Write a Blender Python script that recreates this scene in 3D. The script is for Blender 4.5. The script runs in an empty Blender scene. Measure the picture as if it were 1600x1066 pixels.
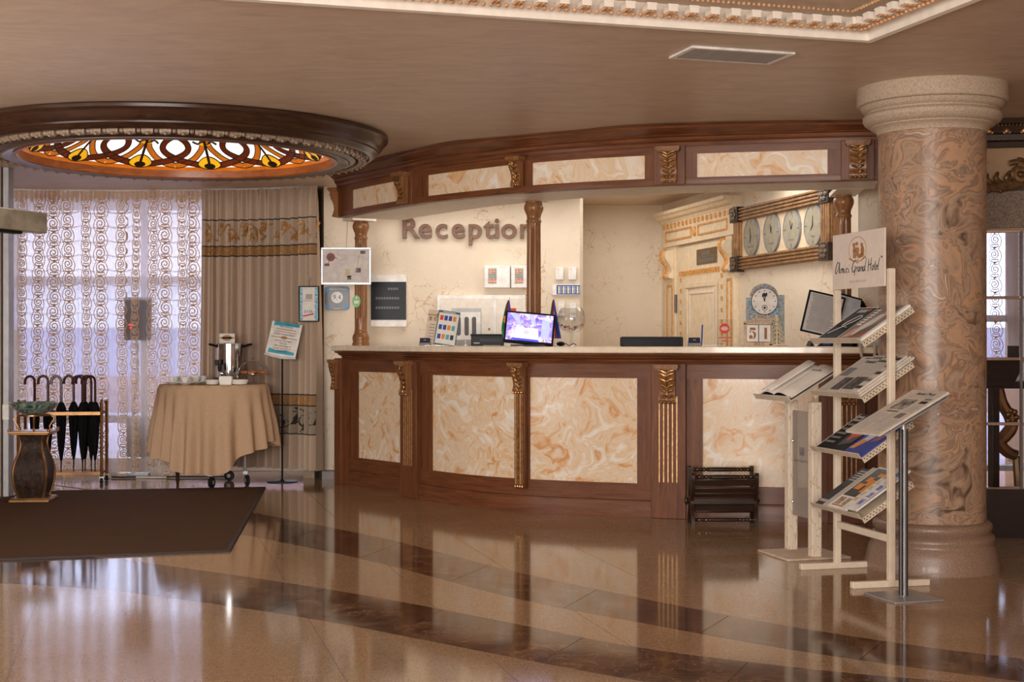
import bpy, bmesh, math, random
from mathutils import Vector, Matrix
from math import sin, cos, pi, radians, sqrt, hypot, atan2
R = random.Random(7)
sc = bpy.context.scene
COL = sc.collection
F, EYE, CX, CY = 2222.2, 1.25, 800.0, 533.0      # focal length in pixels of a 1600 px frame, eye height
CEIL = 2.645

# ------------------------------------------------------------------ camera, world, lights, exposure
cam = bpy.data.cameras.new('camera'); cam.lens = 50; cam.sensor_width = 36; cam.clip_start = .05; cam.clip_end = 200
camo = bpy.data.objects.new('camera', cam); COL.objects.link(camo)
camo.location = (0, 0, EYE); camo.rotation_euler = (pi/2, 0, 0); sc.camera = camo
wld = bpy.data.worlds.new('daylight'); sc.world = wld; wld.use_nodes = True
bgn = wld.node_tree.nodes['Background']; bgn.inputs[0].default_value = (.84, .81, .92, 1); bgn.inputs[1].default_value = 5.4
def area(name, loc, target, sx, sy, power, col, spread=180):
    l = bpy.data.lights.new(name, 'AREA'); l.shape = 'RECTANGLE'; l.size = sx; l.size_y = sy; l.energy = power; l.color = col
    l.spread = radians(spread)
    o = bpy.data.objects.new(name, l); COL.objects.link(o); o.location = loc
    o.rotation_euler = (Vector(target)-Vector(loc)).to_track_quat('-Z', 'Y').to_euler(); return o
WARM = (1, .965, .92); COOL = (.88, .88, 1)
area('lobby_window_fill', (-1.5, -3.2, 1.7), (0, 8, 1.2), 5.5, 2.2, 880, (1, .98, .95))  # added soft fill behind the camera, standing in for unseen lobby windows
area('entrance_door_light', (-4.5, 6.0, 1.3), (3, 8.5, 1.0), 2.2, 2.0, 62, (1, .97, .94))
area('reception_downlight', (-.1, 12.0, 2.60), (-.1, 12.0, 0), 2.0, .9, 18, WARM)
area('reception_downlight', (1.05, 13.2, 2.60), (1.05, 13.2, 0), .7, 1.4, 8, WARM)
area('reception_downlight', (1.75, 10.9, 2.60), (1.75, 10.9, 0), .8, 1.2, 16, WARM)
sc.view_settings.view_transform = 'Standard'; sc.view_settings.look = 'None'
sc.view_settings.gamma = 1; sc.view_settings.use_curve_mapping = False; sc.view_settings.exposure = 0.0
try:
    sc.cycles.use_denoising = True; sc.cycles.max_bounces = 9; sc.cycles.transparent_max_bounces = 16
    sc.cycles.caustics_reflective = False; sc.cycles.caustics_refractive = False; sc.cycles.sample_clamp_indirect = 6
except Exception: pass

# ------------------------------------------------------------------ measuring helpers (pixel of the photo -> point on a known real plane)
def fl(px, py):
    Y = F*EYE/(py-CY); return ((px-CX)/F*Y, Y)
def hz(px, py, z):
    Y = F*(z-EYE)/(CY-py); return ((px-CX)/F*Y, Y)
def X_(px, Y): return (px-CX)/F*Y
def Z_(py, Y): return EYE-(py-CY)/F*Y

# ------------------------------------------------------------------ objects
def tag(o, label=None, cat=None, group=None, kind=None):
    if label: o['label'] = label
    if cat: o['category'] = cat
    if group: o['group'] = group
    if kind: o['kind'] = kind
    return o
def thing(name, label, cat, loc=(0, 0, 0), rz=0, group=None, kind=None):
    o = bpy.data.objects.new(name, None); COL.objects.link(o); o.empty_display_size = .1
    o.location = loc; o.rotation_euler = (0, 0, rz); return tag(o, label, cat, group, kind)
def wm(o):
    m = o.matrix_basis.copy(); p = o.parent
    while p: m = p.matrix_basis @ m; p = p.parent
    return m
def kids(o): return [c for c in COL.objects if c.parent is o]
def dup(root, loc, rz=None, label=None, scale=None):
    def cp(o, par):
        c = o.copy(); COL.objects.link(c); c.parent = par
        for ch in kids(o): cp(ch, c)
        return c
    r = cp(root, None); r.location = loc
    if rz is not None: r.rotation_euler = (0, 0, rz)
    if scale: r.scale = scale
    if label: r['label'] = label
    return r
def fr(o, x, y=None, z=(0, 0, 1)):
    """frame with origin o, local x axis x, local z axis z (y = z cross x unless given)"""
    x = Vector(x).normalized()
    if y is None: z = Vector(z).normalized(); y = z.cross(x).normalized(); z = x.cross(y)
    else: y = Vector(y).normalized(); z = x.cross(y).normalized(); y = z.cross(x)
    m = Matrix((x, y, z)).transposed().to_4x4(); m.translation = Vector(o); return m
def T(x, y, z): return Matrix.Translation((x, y, z))
def RX(a): return Matrix.Rotation(a, 4, 'X')
def RY(a): return Matrix.Rotation(a, 4, 'Y')
def RZ(a): return Matrix.Rotation(a, 4, 'Z')
def smooth(pts, n=6, closed=False):
    P = [Vector(p) for p in pts]; out = []; N = len(P)
    rng = range(N if closed else N-1)
    for i in rng:
        if closed: a, b, c, d = P[i-1], P[i], P[(i+1) % N], P[(i+2) % N]
        else: a, b, c, d = P[max(i-1, 0)], P[i], P[i+1], P[min(i+2, N-1)]
        for k in range(n):
            t = k/n
            out.append(.5*((2*b)+(c-a)*t+(2*a-5*b+4*c-d)*t*t+(3*b-a-3*c+d)*t**3))
    if not closed: out.append(P[-1])
    return out

class MB:
    def __init__(s, M=None): s.v = []; s.f = []; s.M = M; s.w = False
    def add(s, vs, fs, M=None):
        n = len(s.v); m = M
        if s.M is not None: m = s.M @ M if M is not None else s.M
        for q in vs:
            q = Vector(q)
            s.v.append(m @ q if m is not None else q)
        for q in fs: s.f.append(tuple(n+i for i in q))
        return s
    def box(s, c, d, M=None):
        x, y, z = c; a, b, e = d[0]/2, d[1]/2, d[2]/2
        vs = [(x+i*a, y+j*b, z+k*e) for i in (-1, 1) for j in (-1, 1) for k in (-1, 1)]
        return s.add(vs, [(0, 1, 3, 2), (4, 6, 7, 5), (0, 4, 5, 1), (2, 3, 7, 6), (0, 2, 6, 4), (1, 5, 7, 3)], M)
    def b2(s, x0, x1, y0, y1, z0, z1, M=None):
        return s.box(((x0+x1)/2, (y0+y1)/2, (z0+z1)/2), (abs(x1-x0), abs(y1-y0), abs(z1-z0)), M)
    def prism(s, pts, h0, h1, M=None):
        n = len(pts)
        vs = [(p[0], p[1], h0) for p in pts]+[(p[0], p[1], h1) for p in pts]
        fs = [tuple(range(n))[::-1], tuple(range(n, 2*n))]+[(i, (i+1) % n, n+(i+1) % n, n+i) for i in range(n)]
        return s.add(vs, fs, M)
    def plate(s, pts, y0, y1, M=None):
        """outline in local x,z, thickness along y"""
        n = len(pts)
        vs = [(p[0], y0, p[1]) for p in pts]+[(p[0], y1, p[1]) for p in pts]
        fs = [tuple(range(n))[::-1], tuple(range(n, 2*n))]+[(i, (i+1) % n, n+(i+1) % n, n+i) for i in range(n)]
        return s.add(vs, fs, M)
    def lathe(s, prof, seg=32, M=None, c=(0, 0), rmod=None):
        vs = []; fs = []; n = len(prof)
        for k in range(seg):
            a = 2*pi*k/seg
            for i, (r, z) in enumerate(prof):
                q = r*(rmod(a, z) if rmod else 1); vs.append((c[0]+q*cos(a), c[1]+q*sin(a), z))
        for k in range(seg):
            for i in range(n-1):
                a, b = k*n+i, ((k+1) % seg)*n+i
                fs.append((a, b, b+1, a+1))
        if (Vector(prof[0])-Vector(prof[-1])).length < 1e-6: return s.add(vs, fs, M)
        if prof[0][0] > 1e-6: fs.append(tuple(k*n for k in range(seg))[::-1])
        if prof[-1][0] > 1e-6: fs.append(tuple(k*n+n-1 for k in range(seg)))
        return s.add(vs, fs, M)
    def tube(s, pts, r, seg=8, M=None, closed=False, flat=1):
        P = [Vector(p) for p in pts]; n = len(P); rr = r if isinstance(r, (list, tuple)) else [r]*n
        vs = []; fs = []; up = None
        for i in range(n):
            if closed: t = P[(i+1) % n]-P[i-1]
            else: t = P[min(i+1, n-1)]-P[max(i-1, 0)]
            t = t.normalized() if t.length > 1e-9 else Vector((0, 0, 1))
            if up is None:
                up = Vector((0, 0, 1)) if abs(t.z) < .9 else Vector((1, 0, 0))
            a = (up-t*up.dot(t)); a = a.normalized() if a.length > 1e-6 else t.orthogonal().normalized(); up = a; b = t.cross(a)
            for k in range(seg):
                q = 2*pi*k/seg; vs.append(P[i]+a*(cos(q)*rr[i]*flat)+b*(sin(q)*rr[i]))
        for i in range(n if closed else n-1):
            j = (i+1) % n
            for k in range(seg):
                l = (k+1) % seg; fs.append((i*seg+k, i*seg+l, j*seg+l, j*seg+k))
        if not closed: fs += [tuple(range(seg))[::-1], tuple(range((n-1)*seg, n*seg))]
        return s.add(vs, fs, M)
    def ball(s, c, r, seg=10, rings=6, M=None):
        rx, ry, rz = r if isinstance(r, (tuple, list)) else (r, r, r)
        vs = [(c[0], c[1], c[2]-rz)]; fs = []
        for i in range(1, rings):
            p = -pi/2+pi*i/rings
            for k in range(seg):
                a = 2*pi*k/seg; vs.append((c[0]+rx*cos(p)*cos(a), c[1]+ry*cos(p)*sin(a), c[2]+rz*sin(p)))
        vs.append((c[0], c[1], c[2]+rz)); L = len(vs)-1
        for k in range(seg):
            l = (k+1) % seg; fs.append((0, 1+l, 1+k)); fs.append((L, L-seg+k, L-seg+l))
            for i in range(rings-2): fs.append((1+i*seg+k, 1+i*seg+l, 1+(i+1)*seg+l, 1+(i+1)*seg+k))
        return s.add(vs, fs, M)
    def sweep(s, path, prof, closed=False, M=None, open_prof=False):
        """profile (o,z): o outward to the right-hand side of the path"""
        P = [Vector((p[0], p[1])) for p in path]; n = len(P); m = len(prof); vs = []; fs = []
        for i in range(n):
            def d(a, b):
                q = P[b]-P[a]; return q.normalized() if q.length > 1e-9 else Vector((1, 0))
            if closed: d0, d1 = d(i-1, i), d(i, (i+1) % n)
            else: d0 = d(i-1, i) if i else d(0, 1); d1 = d(i, i+1) if i < n-1 else d(n-2, n-1)
            n0, n1 = Vector((d0.y, -d0.x)), Vector((d1.y, -d1.x)); nn = (n0+n1); nn = nn/max(nn.length, 1e-6); nn = nn/max(nn.dot(n0), .3)
            for (o, z) in prof: vs.append((P[i].x+nn.x*o, P[i].y+nn.y*o, z))
        for i in range(n if closed else n-1):
            j = (i+1) % n
            for k in range(m-1 if open_prof else m):
                l = (k+1) % m; fs.append((i*m+k, j*m+k, j*m+l, i*m+l))
        if not closed and not open_prof: fs += [tuple(range(m)), tuple(range((n-1)*m, n*m))[::-1]]
        return s.add(vs, fs, M)
    def surf(s, fn, nu, nv, closed=False, M=None):
        vs = [fn(i/nu, j/nv) for i in range(nu+(0 if closed else 1)) for j in range(nv+1)]; fs = []
        for i in range(nu):
            for j in range(nv):
                a = i*(nv+1)+j; b = ((i+1) % nu if closed else i+1)*(nv+1)+j
                fs.append((a, b, b+1, a+1))
        return s.add(vs, fs, M)
    def build(s, name, mat, parent=None, world=False, sm=35, bev=0, label=None, cat=None, group=None, kind=None, solid=0, fixn=True):
        V = s.v
        off = None
        if parent is not None and world:
            im = wm(parent).inverted(); V = [im @ q for q in V]
        if parent is None:
            x = [q.x for q in V]; y = [q.y for q in V]; z = [q.z for q in V]
            off = Vector(((min(x)+max(x))/2, (min(y)+max(y))/2, min(z))); V = [q-off for q in V]
        me = bpy.data.meshes.new(name); me.from_pydata(V, [], s.f)
        bm = bmesh.new(); bm.from_mesh(me); bmesh.ops.remove_doubles(bm, verts=bm.verts, dist=1e-6)
        if fixn: bmesh.ops.recalc_face_normals(bm, faces=bm.faces)
        bm.to_mesh(me); bm.free()
        if sm:
            me.shade_smooth(); me.set_sharp_from_angle(angle=radians(sm))
        o = bpy.data.objects.new(name, me); COL.objects.link(o); me.materials.append(mat)
        if off is not None: o.location = off
        if parent is not None: o.parent = parent
        if bev:
            b = o.modifiers.new('edge', 'BEVEL'); b.width = bev; b.segments = 2; b.limit_method = 'ANGLE'; b.angle_limit = radians(50)
        if solid:
            b = o.modifiers.new('thick', 'SOLIDIFY'); b.thickness = solid; b.offset = 0
        return tag(o, label, cat, group, kind)

def text(body, size, M, mat, parent, name='lettering', ext=.0006, align='CENTER', shear=0, sx=1, world=False, label=None, space=1.0, bevel=0):
    cu = bpy.data.curves.new('glyphs', 'FONT'); cu.body = body; cu.size = size; cu.extrude = ext; cu.align_x = align; cu.align_y = 'CENTER'
    cu.shear = shear; cu.resolution_u = 3; cu.space_character = space; cu.bevel_depth = bevel
    o = bpy.data.objects.new('glyphs', cu); COL.objects.link(o)
    me = bpy.data.meshes.new_from_object(o.evaluated_get(bpy.context.evaluated_depsgraph_get()))
    bpy.data.objects.remove(o); bpy.data.curves.remove(cu)
    m = M @ Matrix.Diagonal((sx, 1, 1, 1))
    if world and parent is not None: m = wm(parent).inverted() @ m
    me.transform(m); me.materials.clear(); me.materials.append(mat)
    q = bpy.data.objects.new(name, me); COL.objects.link(q)
    if parent is not None: q.parent = parent
    return tag(q, label)

# ------------------------------------------------------------------ materials
def lin(c):
    def g(u):
        u /= 255.0
        return u/12.92 if u <= .04045 else ((u+.055)/1.055)**2.4
    return (g(c[0]), g(c[1]), g(c[2]), 1)
class NT:
    def __init__(s, name):
        s.m = bpy.data.materials.new(name); s.m.use_nodes = True; s.t = s.m.node_tree; s.n = s.t.nodes; s.p = s.n['Principled BSDF']; s.out = s.n['Material Output']
    def nd(s, typ, **kw):
        q = s.n.new(typ)
        for k, v in kw.items():
            if k.startswith('i_'): q.inputs[k[2:].replace('_', ' ')].default_value = v
            else: setattr(q, k, v)
        return q
    def ln(s, a, b): s.t.links.new(a, b)
    def coord(s, scale=(1, 1, 1), kind='Object', rot=(0, 0, 0)):
        c = s.nd('ShaderNodeTexCoord'); m = s.nd('ShaderNodeMapping'); m.inputs['Scale'].default_value = scale; m.inputs['Rotation'].default_value = rot
        s.ln(c.outputs[kind], m.inputs['Vector']); return m.outputs[0]
    def noise(s, vec, scale, detail=3, rough=.5, dist=0):
        q = s.nd('ShaderNodeTexNoise'); q.inputs['Scale'].default_value = scale; q.inputs['Detail'].default_value = detail
        q.inputs['Roughness'].default_value = rough; q.inputs['Distortion'].default_value = dist; s.ln(vec, q.inputs['Vector']); return q
    def ramp(s, fac, stops, interp='LINEAR'):
        q = s.nd('ShaderNodeValToRGB'); e = q.color_ramp.elements; q.color_ramp.interpolation = interp
        while len(e) > 1: e.remove(e[-1])
        e[0].position = stops[0][0]; e[0].color = lin(stops[0][1])
        for p, c in stops[1:]:
            k = e.new(p); k.color = lin(c)
        s.ln(fac, q.inputs[0]); return q.outputs[0]
    def vadd(s, a, b, k=1.0):
        m = s.nd('ShaderNodeVectorMath', operation='MULTIPLY_ADD'); s.ln(b, m.inputs[0]); m.inputs[1].default_value = (k, k, k); s.ln(a, m.inputs[2]); return m.outputs[0]
    def mth(s, op, a, b=None, clamp=False):
        m = s.nd('ShaderNodeMath', operation=op); m.use_clamp = clamp
        for i, q in enumerate((a, b)):
            if q is None: continue
            if isinstance(q, (int, float)): m.inputs[i].default_value = q
            else: s.ln(q, m.inputs[i])
        return m.outputs[0]
    def mix(s, f, a, b):
        m = s.nd('ShaderNodeMix', data_type='RGBA')
        for i, q in ((0, f), (6, a), (7, b)):
            if isinstance(q, (int, float)): m.inputs[i].default_value = q
            elif isinstance(q, tuple): m.inputs[i].default_value = lin(q)
            else: s.ln(q, m.inputs[i])
        return m.outputs[2]
    def bump(s, h, k=.2, d=.01):
        b = s.nd('ShaderNodeBump'); b.inputs['Strength'].default_value = k; b.inputs['Distance'].default_value = d; s.ln(h, b.inputs['Height']); s.ln(b.outputs[0], s.p.inputs['Normal'])
    def col(s, c):
        if isinstance(c, tuple): s.p.inputs['Base Color'].default_value = lin(c)
        else: s.ln(c, s.p.inputs['Base Color'])
        return s
    def set(s, rough=.5, metal=0, spec=.5, coat=0, crough=.05):
        s.p.inputs['Roughness'].default_value = rough; s.p.inputs['Metallic'].default_value = metal; s.p.inputs['Specular IOR Level'].default_value = spec
        s.p.inputs['Coat Weight'].default_value = coat; s.p.inputs['Coat Roughness'].default_value = crough; return s
_mc = {}
def mk(name, c, rough=.5, metal=0, spec=.5, coat=0, var=.06, vs=18, em=None, es=0, bump=0):
    """plain coloured material with a faint procedural variation"""
    if name in _mc: return _mc[name]
    t = NT(name).set(rough, metal, spec, coat)
    v = t.coord(); nz = t.noise(v, vs, 3)
    lo = tuple(max(0, q*(1-var)) for q in c); hi = tuple(min(255, q*(1+var)) for q in c)
    t.col(t.ramp(nz.outputs[0], [(.3, lo), (.7, hi)]))
    if bump: t.bump(nz.outputs[0], bump, .004)
    if em: t.p.inputs['Emission Color'].default_value = lin(em); t.p.inputs['Emission Strength'].default_value = es
    _mc[name] = t.m; return t.m
def glass(name, c=(255, 255, 255), rough=0, alpha=.12):
    """thin clear pane: mostly transparent with a glossy skin"""
    t = NT(name); lw = t.nd('ShaderNodeLayerWeight'); fz = t.nd('ShaderNodeMath', operation='POWER'); t.ln(lw.outputs['Facing'], fz.inputs[0]); fz.inputs[1].default_value = 3.2
    tr = t.nd('ShaderNodeBsdfTransparent'); tr.inputs[0].default_value = lin(c); gl = t.nd('ShaderNodeBsdfGlossy'); gl.inputs['Roughness'].default_value = rough
    mx = t.nd('ShaderNodeMixShader'); t.ln(t.mth('ADD', t.mth('MULTIPLY', fz.outputs[0], .75), alpha*.3, True), mx.inputs[0]); t.ln(tr.outputs[0], mx.inputs[1]); t.ln(gl.outputs[0], mx.inputs[2]); t.ln(mx.outputs[0], t.out.inputs[0]); return t.m
def fabric(name, c, trans=.5, tc=None, clear=0.0, pat=None):
    """cloth that lets light through: diffuse + translucent (+ transparent weave)"""
    t = NT(name); d = t.nd('ShaderNodeBsdfDiffuse'); d.inputs[0].default_value = lin(c); k = t.nd('ShaderNodeBsdfTranslucent'); k.inputs[0].default_value = lin(tc or c)
    v = t.coord((1, 1, 1)); nz = t.noise(v, 60, 2)
    if True:
        cc = t.ramp(nz.outputs[0], [(.3, tuple(q*.98 for q in c)), (.7, tuple(min(255, q*1.02) for q in c))]); t.ln(cc, d.inputs[0])
    m = t.nd('ShaderNodeMixShader'); m.inputs[0].default_value = trans; t.ln(d.outputs[0], m.inputs[1]); t.ln(k.outputs[0], m.inputs[2]); o = m.outputs[0]
    if clear:
        tr = t.nd('ShaderNodeBsdfTransparent'); m2 = t.nd('ShaderNodeMixShader'); m2.inputs[0].default_value = clear; t.ln(o, m2.inputs[1]); t.ln(tr.outputs[0], m2.inputs[2]); o = m2.outputs[0]
    t.ln(o, t.out.inputs[0]); return t.m
def wood(name, dark, mid, lite, scale=(1, 1, 14), rough=.32, coat=.25):
    t = NT(name).set(rough, 0, .28, coat, .2); v = t.coord(scale); n1 = t.noise(v, 3.0, 6, .62, .6); n2 = t.noise(v, 22, 3, .6, .2)
    f = t.mth('ADD', t.mth('MULTIPLY', n1.outputs[0], .72), t.mth('MULTIPLY', n2.outputs[0], .28))
    t.col(t.ramp(f, [(.3, dark), (.5, mid), (.72, lite)])); t.bump(n2.outputs[0], .06, .002); return t.m
def swirl(name, stops, scale=5.0, warp=.55, rough=.22, coat=.4, stretch=(1, 1, 1), warp2=.22, det=3):
    """marbled resin: twice domain-warped noise"""
    t = NT(name).set(rough, 0, .3, coat, .06); v = t.coord(stretch)
    a = t.noise(v, scale*.55, 2, .5); w = t.vadd(v, a.outputs['Color'], warp)
    b = t.noise(w, scale*1.3, 2, .5); w2 = t.vadd(w, b.outputs['Color'], warp2)
    c = t.noise(w2, scale*1.5, det, .56, 1.5); t.col(t.ramp(c.outputs[0], stops)); return t.m

M_wood = wood('mahogany', (78, 43, 25), (110, 65, 39), (134, 83, 51), (9, 9, .8), .42, .03)
M_woodh = wood('mahogany_rail', (78, 43, 25), (110, 65, 39), (134, 83, 51), (1.2, 1.2, 16), .40, .05)
M_woodd = wood('dark_walnut', (40, 25, 18), (60, 38, 27), (80, 53, 38), (2, 2, 14), .3, .35)
M_wooddd = wood('stained_dark_wood', (28, 16, 10), (46, 28, 18), (62, 40, 26), (2, 2, 14), .35, .2)
M_post = wood('turned_oak', (98, 62, 36), (138, 92, 56), (166, 116, 74), (14, 14, 1), .3, .15)
M_gold = mk('bronze_gilding', (150, 108, 66), .38, .75, .5, 0, .22, 40)
M_goldl = mk('pale_gilding', (196, 152, 104), .4, .55, .5, 0, .15, 40)
M_brass = mk('polished_brass', (158, 118, 78), .28, .85, .5, 0, .1, 10)
M_swirl = swirl('onyx_resin', [(.30, (214, 152, 98)), (.40, (226, 186, 142)), (.48, (232, 212, 186)), (.53, (228, 196, 156)), (.58, (234, 216, 192)), (.68, (240, 232, 220))], 3.6, .62, .24, .18, (1, 1, 1), .30)
M_marb = swirl('brown_marble', [(.30, (90, 68, 54)), (.38, (140, 113, 93)), (.45, (168, 140, 116)), (.50, (134, 106, 87)), (.54, (182, 142, 110)), (.60, (162, 134, 111)), (.66, (126, 101, 84)), (.72, (192, 167, 145))], 2.8, .75, .33, .03, (1, 1, 1.15), .42, 7)
M_stone = mk('beige_stone', (176, 156, 134), .62, 0, .3, 0, .1, 120, bump=.15)
M_stoned = mk('brown_granite_base', (134, 108, 90), .42, 0, .5, .1, .16, 160, bump=.08)
M_white = mk('white_enamel', (236, 232, 226), .38)
M_whitep = mk('white_paint', (238, 228, 214), .5, var=.03)
M_cream = mk('cream_lacquer', (236, 216, 184), .42, var=.04)
M_creamg = mk('ochre_gilding', (214, 158, 90), .45, .2, var=.15, vs=60)
M_black = mk('black_plastic', (22, 22, 24), .45, 0, .2)
M_blackg = mk('gloss_black', (10, 10, 12), .35, 0, .16)
M_chrome = mk('chrome', (205, 208, 212), .12, 1, var=.03)
M_steel = mk('brushed_aluminium', (178, 178, 180), .38, .6, var=.04)
M_paper = mk('paper', (232, 226, 216), .75, 0, .2, var=.03)
M_news = mk('newsprint', (205, 194, 180), .85, 0, .15, var=.05, vs=50)
M_ink = mk('black_ink', (38, 36, 36), .7)
M_grey = mk('grey_ink', (120, 116, 112), .8)
M_lgrey = mk('light_grey_ink', (176, 170, 164), .8)
M_blue = mk('blue_ink', (44, 70, 160), .6)
M_teal = mk('teal_print', (72, 168, 190), .6)
M_red = mk('red_ink', (206, 62, 34), .6)
M_orange = mk('orange_ink', (226, 140, 40), .6)
M_brownp = mk('brown_print', (176, 128, 82), .6)
M_navy = mk('navy_cover', (34, 40, 66), .4)
M_green = mk('green_plastic', (70, 158, 40), .35)
M_clear = glass('clear_acrylic', (248, 248, 248), 0, .1)
M_pane = glass('window_glass', (240, 244, 250), 0, .05)
M_frost = fabric('frosted_acrylic', (196, 186, 176), .4, None, .45)
M_rubber = mk('black_rubber', (20, 20, 20), .6)
M_china = mk('white_china', (240, 236, 228), .18, 0, .5, .3, .02)
# ------------------------------------------------------------------ materials of the shell
def m_granite():
    t = NT('tan_granite').set(.085, 0, .32); v = t.coord()
    a = t.noise(v, 170, 2, .7); b = t.noise(v, 2.2, 3); vo = t.nd('ShaderNodeTexVoronoi', feature='F1'); vo.inputs['Scale'].default_value = 150; t.ln(v, vo.inputs['Vector'])
    base = t.ramp(a.outputs[0], [(.3, (104, 80, 58)), (.46, (163, 133, 101)), (.6, (183, 153, 119)), (.72, (208, 180, 148))])
    sp = t.mth('LESS_THAN', vo.outputs['Distance'], .22); base = t.mix(t.mth('MULTIPLY', sp, .45), base, (88, 64, 46))
    t.col(t.mix(t.mth('MULTIPLY', b.outputs[0], .28), base, (128, 96, 72))); return t.m
def m_emperador():
    t = NT('dark_emperador_marble').set(.08, 0, .34); v = t.coord()
    n = t.noise(v, 5, 6, .65, .8); base = t.ramp(n.outputs[0], [(.28, (44, 30, 22)), (.48, (80, 57, 43)), (.60, (112, 84, 63)), (.72, (140, 108, 82))])
    w = t.vadd(v, t.noise(v, 7, 5).outputs['Color'], .34); vo = t.nd('ShaderNodeTexVoronoi', feature='DISTANCE_TO_EDGE'); vo.inputs['Scale'].default_value = 8.5; t.ln(w, vo.inputs['Vector'])
    vein = t.mth('MULTIPLY', t.mth('LESS_THAN', vo.outputs['Distance'], t.mth('MULTIPLY', t.noise(v, 14, 3).outputs[0], .034)), t.ramp(t.noise(v, 3, 2).outputs[0], [(.40, (0, 0, 0)), (.56, (255, 255, 255))]))
    t.col(t.mix(t.mth('MULTIPLY', vein, .6), base, (170, 132, 102))); return t.m
def m_crackle(name, base, base2, crack, sc_=(6, 6, 7)):
    t = NT(name).set(.55, 0, .3); v = t.coord()
    w = t.vadd(v, t.noise(v, 4.2, 4, .6).outputs['Color'], .42)
    m = t.nd('ShaderNodeMapping'); m.inputs['Scale'].default_value = sc_; t.ln(w, m.inputs[0])
    vo = t.nd('ShaderNodeTexVoronoi', feature='DISTANCE_TO_EDGE'); vo.inputs['Scale'].default_value = 1; t.ln(m.outputs[0], vo.inputs['Vector'])
    wd = t.mth('MULTIPLY', t.mth('SUBTRACT', t.noise(v, 2.6, 3).outputs[0], .44, True), .15)
    big = t.mth('MULTIPLY', t.mth('SUBTRACT', wd, vo.outputs['Distance'], True), 60, True)
    m2 = t.nd('ShaderNodeMapping'); m2.inputs['Scale'].default_value = tuple(q*3.1 for q in sc_); t.ln(w, m2.inputs[0])
    v2 = t.nd('ShaderNodeTexVoronoi', feature='DISTANCE_TO_EDGE'); v2.inputs['Scale'].default_value = 1; t.ln(m2.outputs[0], v2.inputs['Vector'])
    fine = t.mth('MULTIPLY', t.mth('SUBTRACT', .03, v2.outputs['Distance'], True), 22, True)
    b = t.mix(t.noise(v, 9, 3).outputs[0], base, base2)
    b = t.mix(t.mth('MULTIPLY', fine, .18), b, crack); t.col(t.mix(t.mth('MULTIPLY', big, .7), b, crack))
    h = t.mth('SUBTRACT', 1.0, t.mth('ADD', big, t.mth('MULTIPLY', fine, .5)), True); t.bump(h, .25, .006); return t.m
def m_ceiling():
    t = NT('tan_venetian_plaster').set(.42, 0, .4); v = t.coord((1, 2.6, 1), rot=(0, 0, .28)); n = t.noise(v, 3.2, 7, .68, 1.2)
    t.col(t.ramp(n.outputs[0], [(.32, (197, 174, 153)), (.5, (209, 187, 165)), (.68, (218, 197, 176))])); t.bump(n.outputs[0], .10, .01); return t.m
M_gran = m_granite(); M_emp = m_emperador()
M_crack = m_crackle('cream_crackle_plaster', (236, 222, 202), (230, 212, 186), (198, 156, 112))
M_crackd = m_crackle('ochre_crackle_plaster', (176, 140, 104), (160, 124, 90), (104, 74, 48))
M_ceil = m_ceiling()

# ------------------------------------------------------------------ floor: slab, granite tiles, two curved marble bands
floor = MB().b2(-7, 6.5, -4, 15.5, -.12, -.004).build('floor', M_gran, kind='structure')
def spl(pts):
    """smooth Y(X) through the points, straight beyond the ends"""
    P = [(p[0], p[1]) for p in smooth([(a, b, 0) for a, b in pts], 8)]
    def f(x):
        if x <= P[0][0]: a, b = P[0], P[3]
        elif x >= P[-1][0]: a, b = P[-4], P[-1]
        else:
            i = next(k for k in range(len(P)-1) if P[k+1][0] >= x); a, b = P[i], P[i+1]
        return a[1]+(b[1]-a[1])*(x-a[0])/max(b[0]-a[0], 1e-6)
    return f
fA1 = spl([(-3.0, 8.42), (-2.34, 8.19), (-1.38, 7.52), (-.62, 6.90), (0, 6.3), (.52, 5.8), (1.22, 5.38), (1.75, 5.18)])
fA0 = spl([(-3.0, 7.42), (-2.23, 7.22), (-1.68, 6.93), (-.93, 6.42), (-.43, 6.0), (0, 5.62), (.52, 5.19), (1.0, 4.9)])
fB1 = spl([(-2.3, 10.8), (-1.92, 10.4), (-.81, 9.0), (0, 7.73), (.62, 6.92), (1.18, 6.27), (1.67, 5.83), (2.05, 5.57)])
fB0 = spl([(-2.4, 9.75), (-1.78, 9.22), (-.82, 8.1), (0, 6.93), (.57, 6.31), (1.05, 5.83), (1.48, 5.48), (1.79, 5.27)])
G = .0012
def clip(poly, f, up):
    """keep the part of poly above (up) or below Y=f(X); follows the curve between the cuts"""
    s = lambda p: (p[1]-f(p[0]))*(1 if up else -1)-G
    V = [s(p) for p in poly]
    if all(v >= 0 for v in V): return poly
    if all(v < 0 for v in V): return []
    out = []; exitp = None; first = None; n = len(poly); pend = None
    def cut(a, b):
        lo, hi = 0, 1
        for _ in range(24):
            m = (lo+hi)/2; q = (a[0]+(b[0]-a[0])*m, a[1]+(b[1]-a[1])*m)
            if (s(q) >= 0) == (s(a) >= 0): lo = m
            else: hi = m
        return (a[0]+(b[0]-a[0])*lo, a[1]+(b[1]-a[1])*lo)
    st = next(i for i in range(n) if V[i-1] < 0 <= V[i])
    for k in range(n):
        i = (st+k) % n; j = (i+1) % n; a, b = poly[i], poly[j]
        if V[i] >= 0:
            out.append(a)
            if V[j] < 0: exitp = cut(a, b); out.append(exitp)
        elif V[j] >= 0:
            e = cut(a, b)
            if exitp:
                for q in range(1, 6):
                    x = exitp[0]+(e[0]-exitp[0])*q/6; out.append((x, f(x)+(G if up else -G)))
            out.append(e); exitp = None
    return out
def area2(p): return abs(sum(p[i][0]*p[(i+1) % len(p)][1]-p[(i+1) % len(p)][0]*p[i][1] for i in range(len(p))))/2
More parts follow.
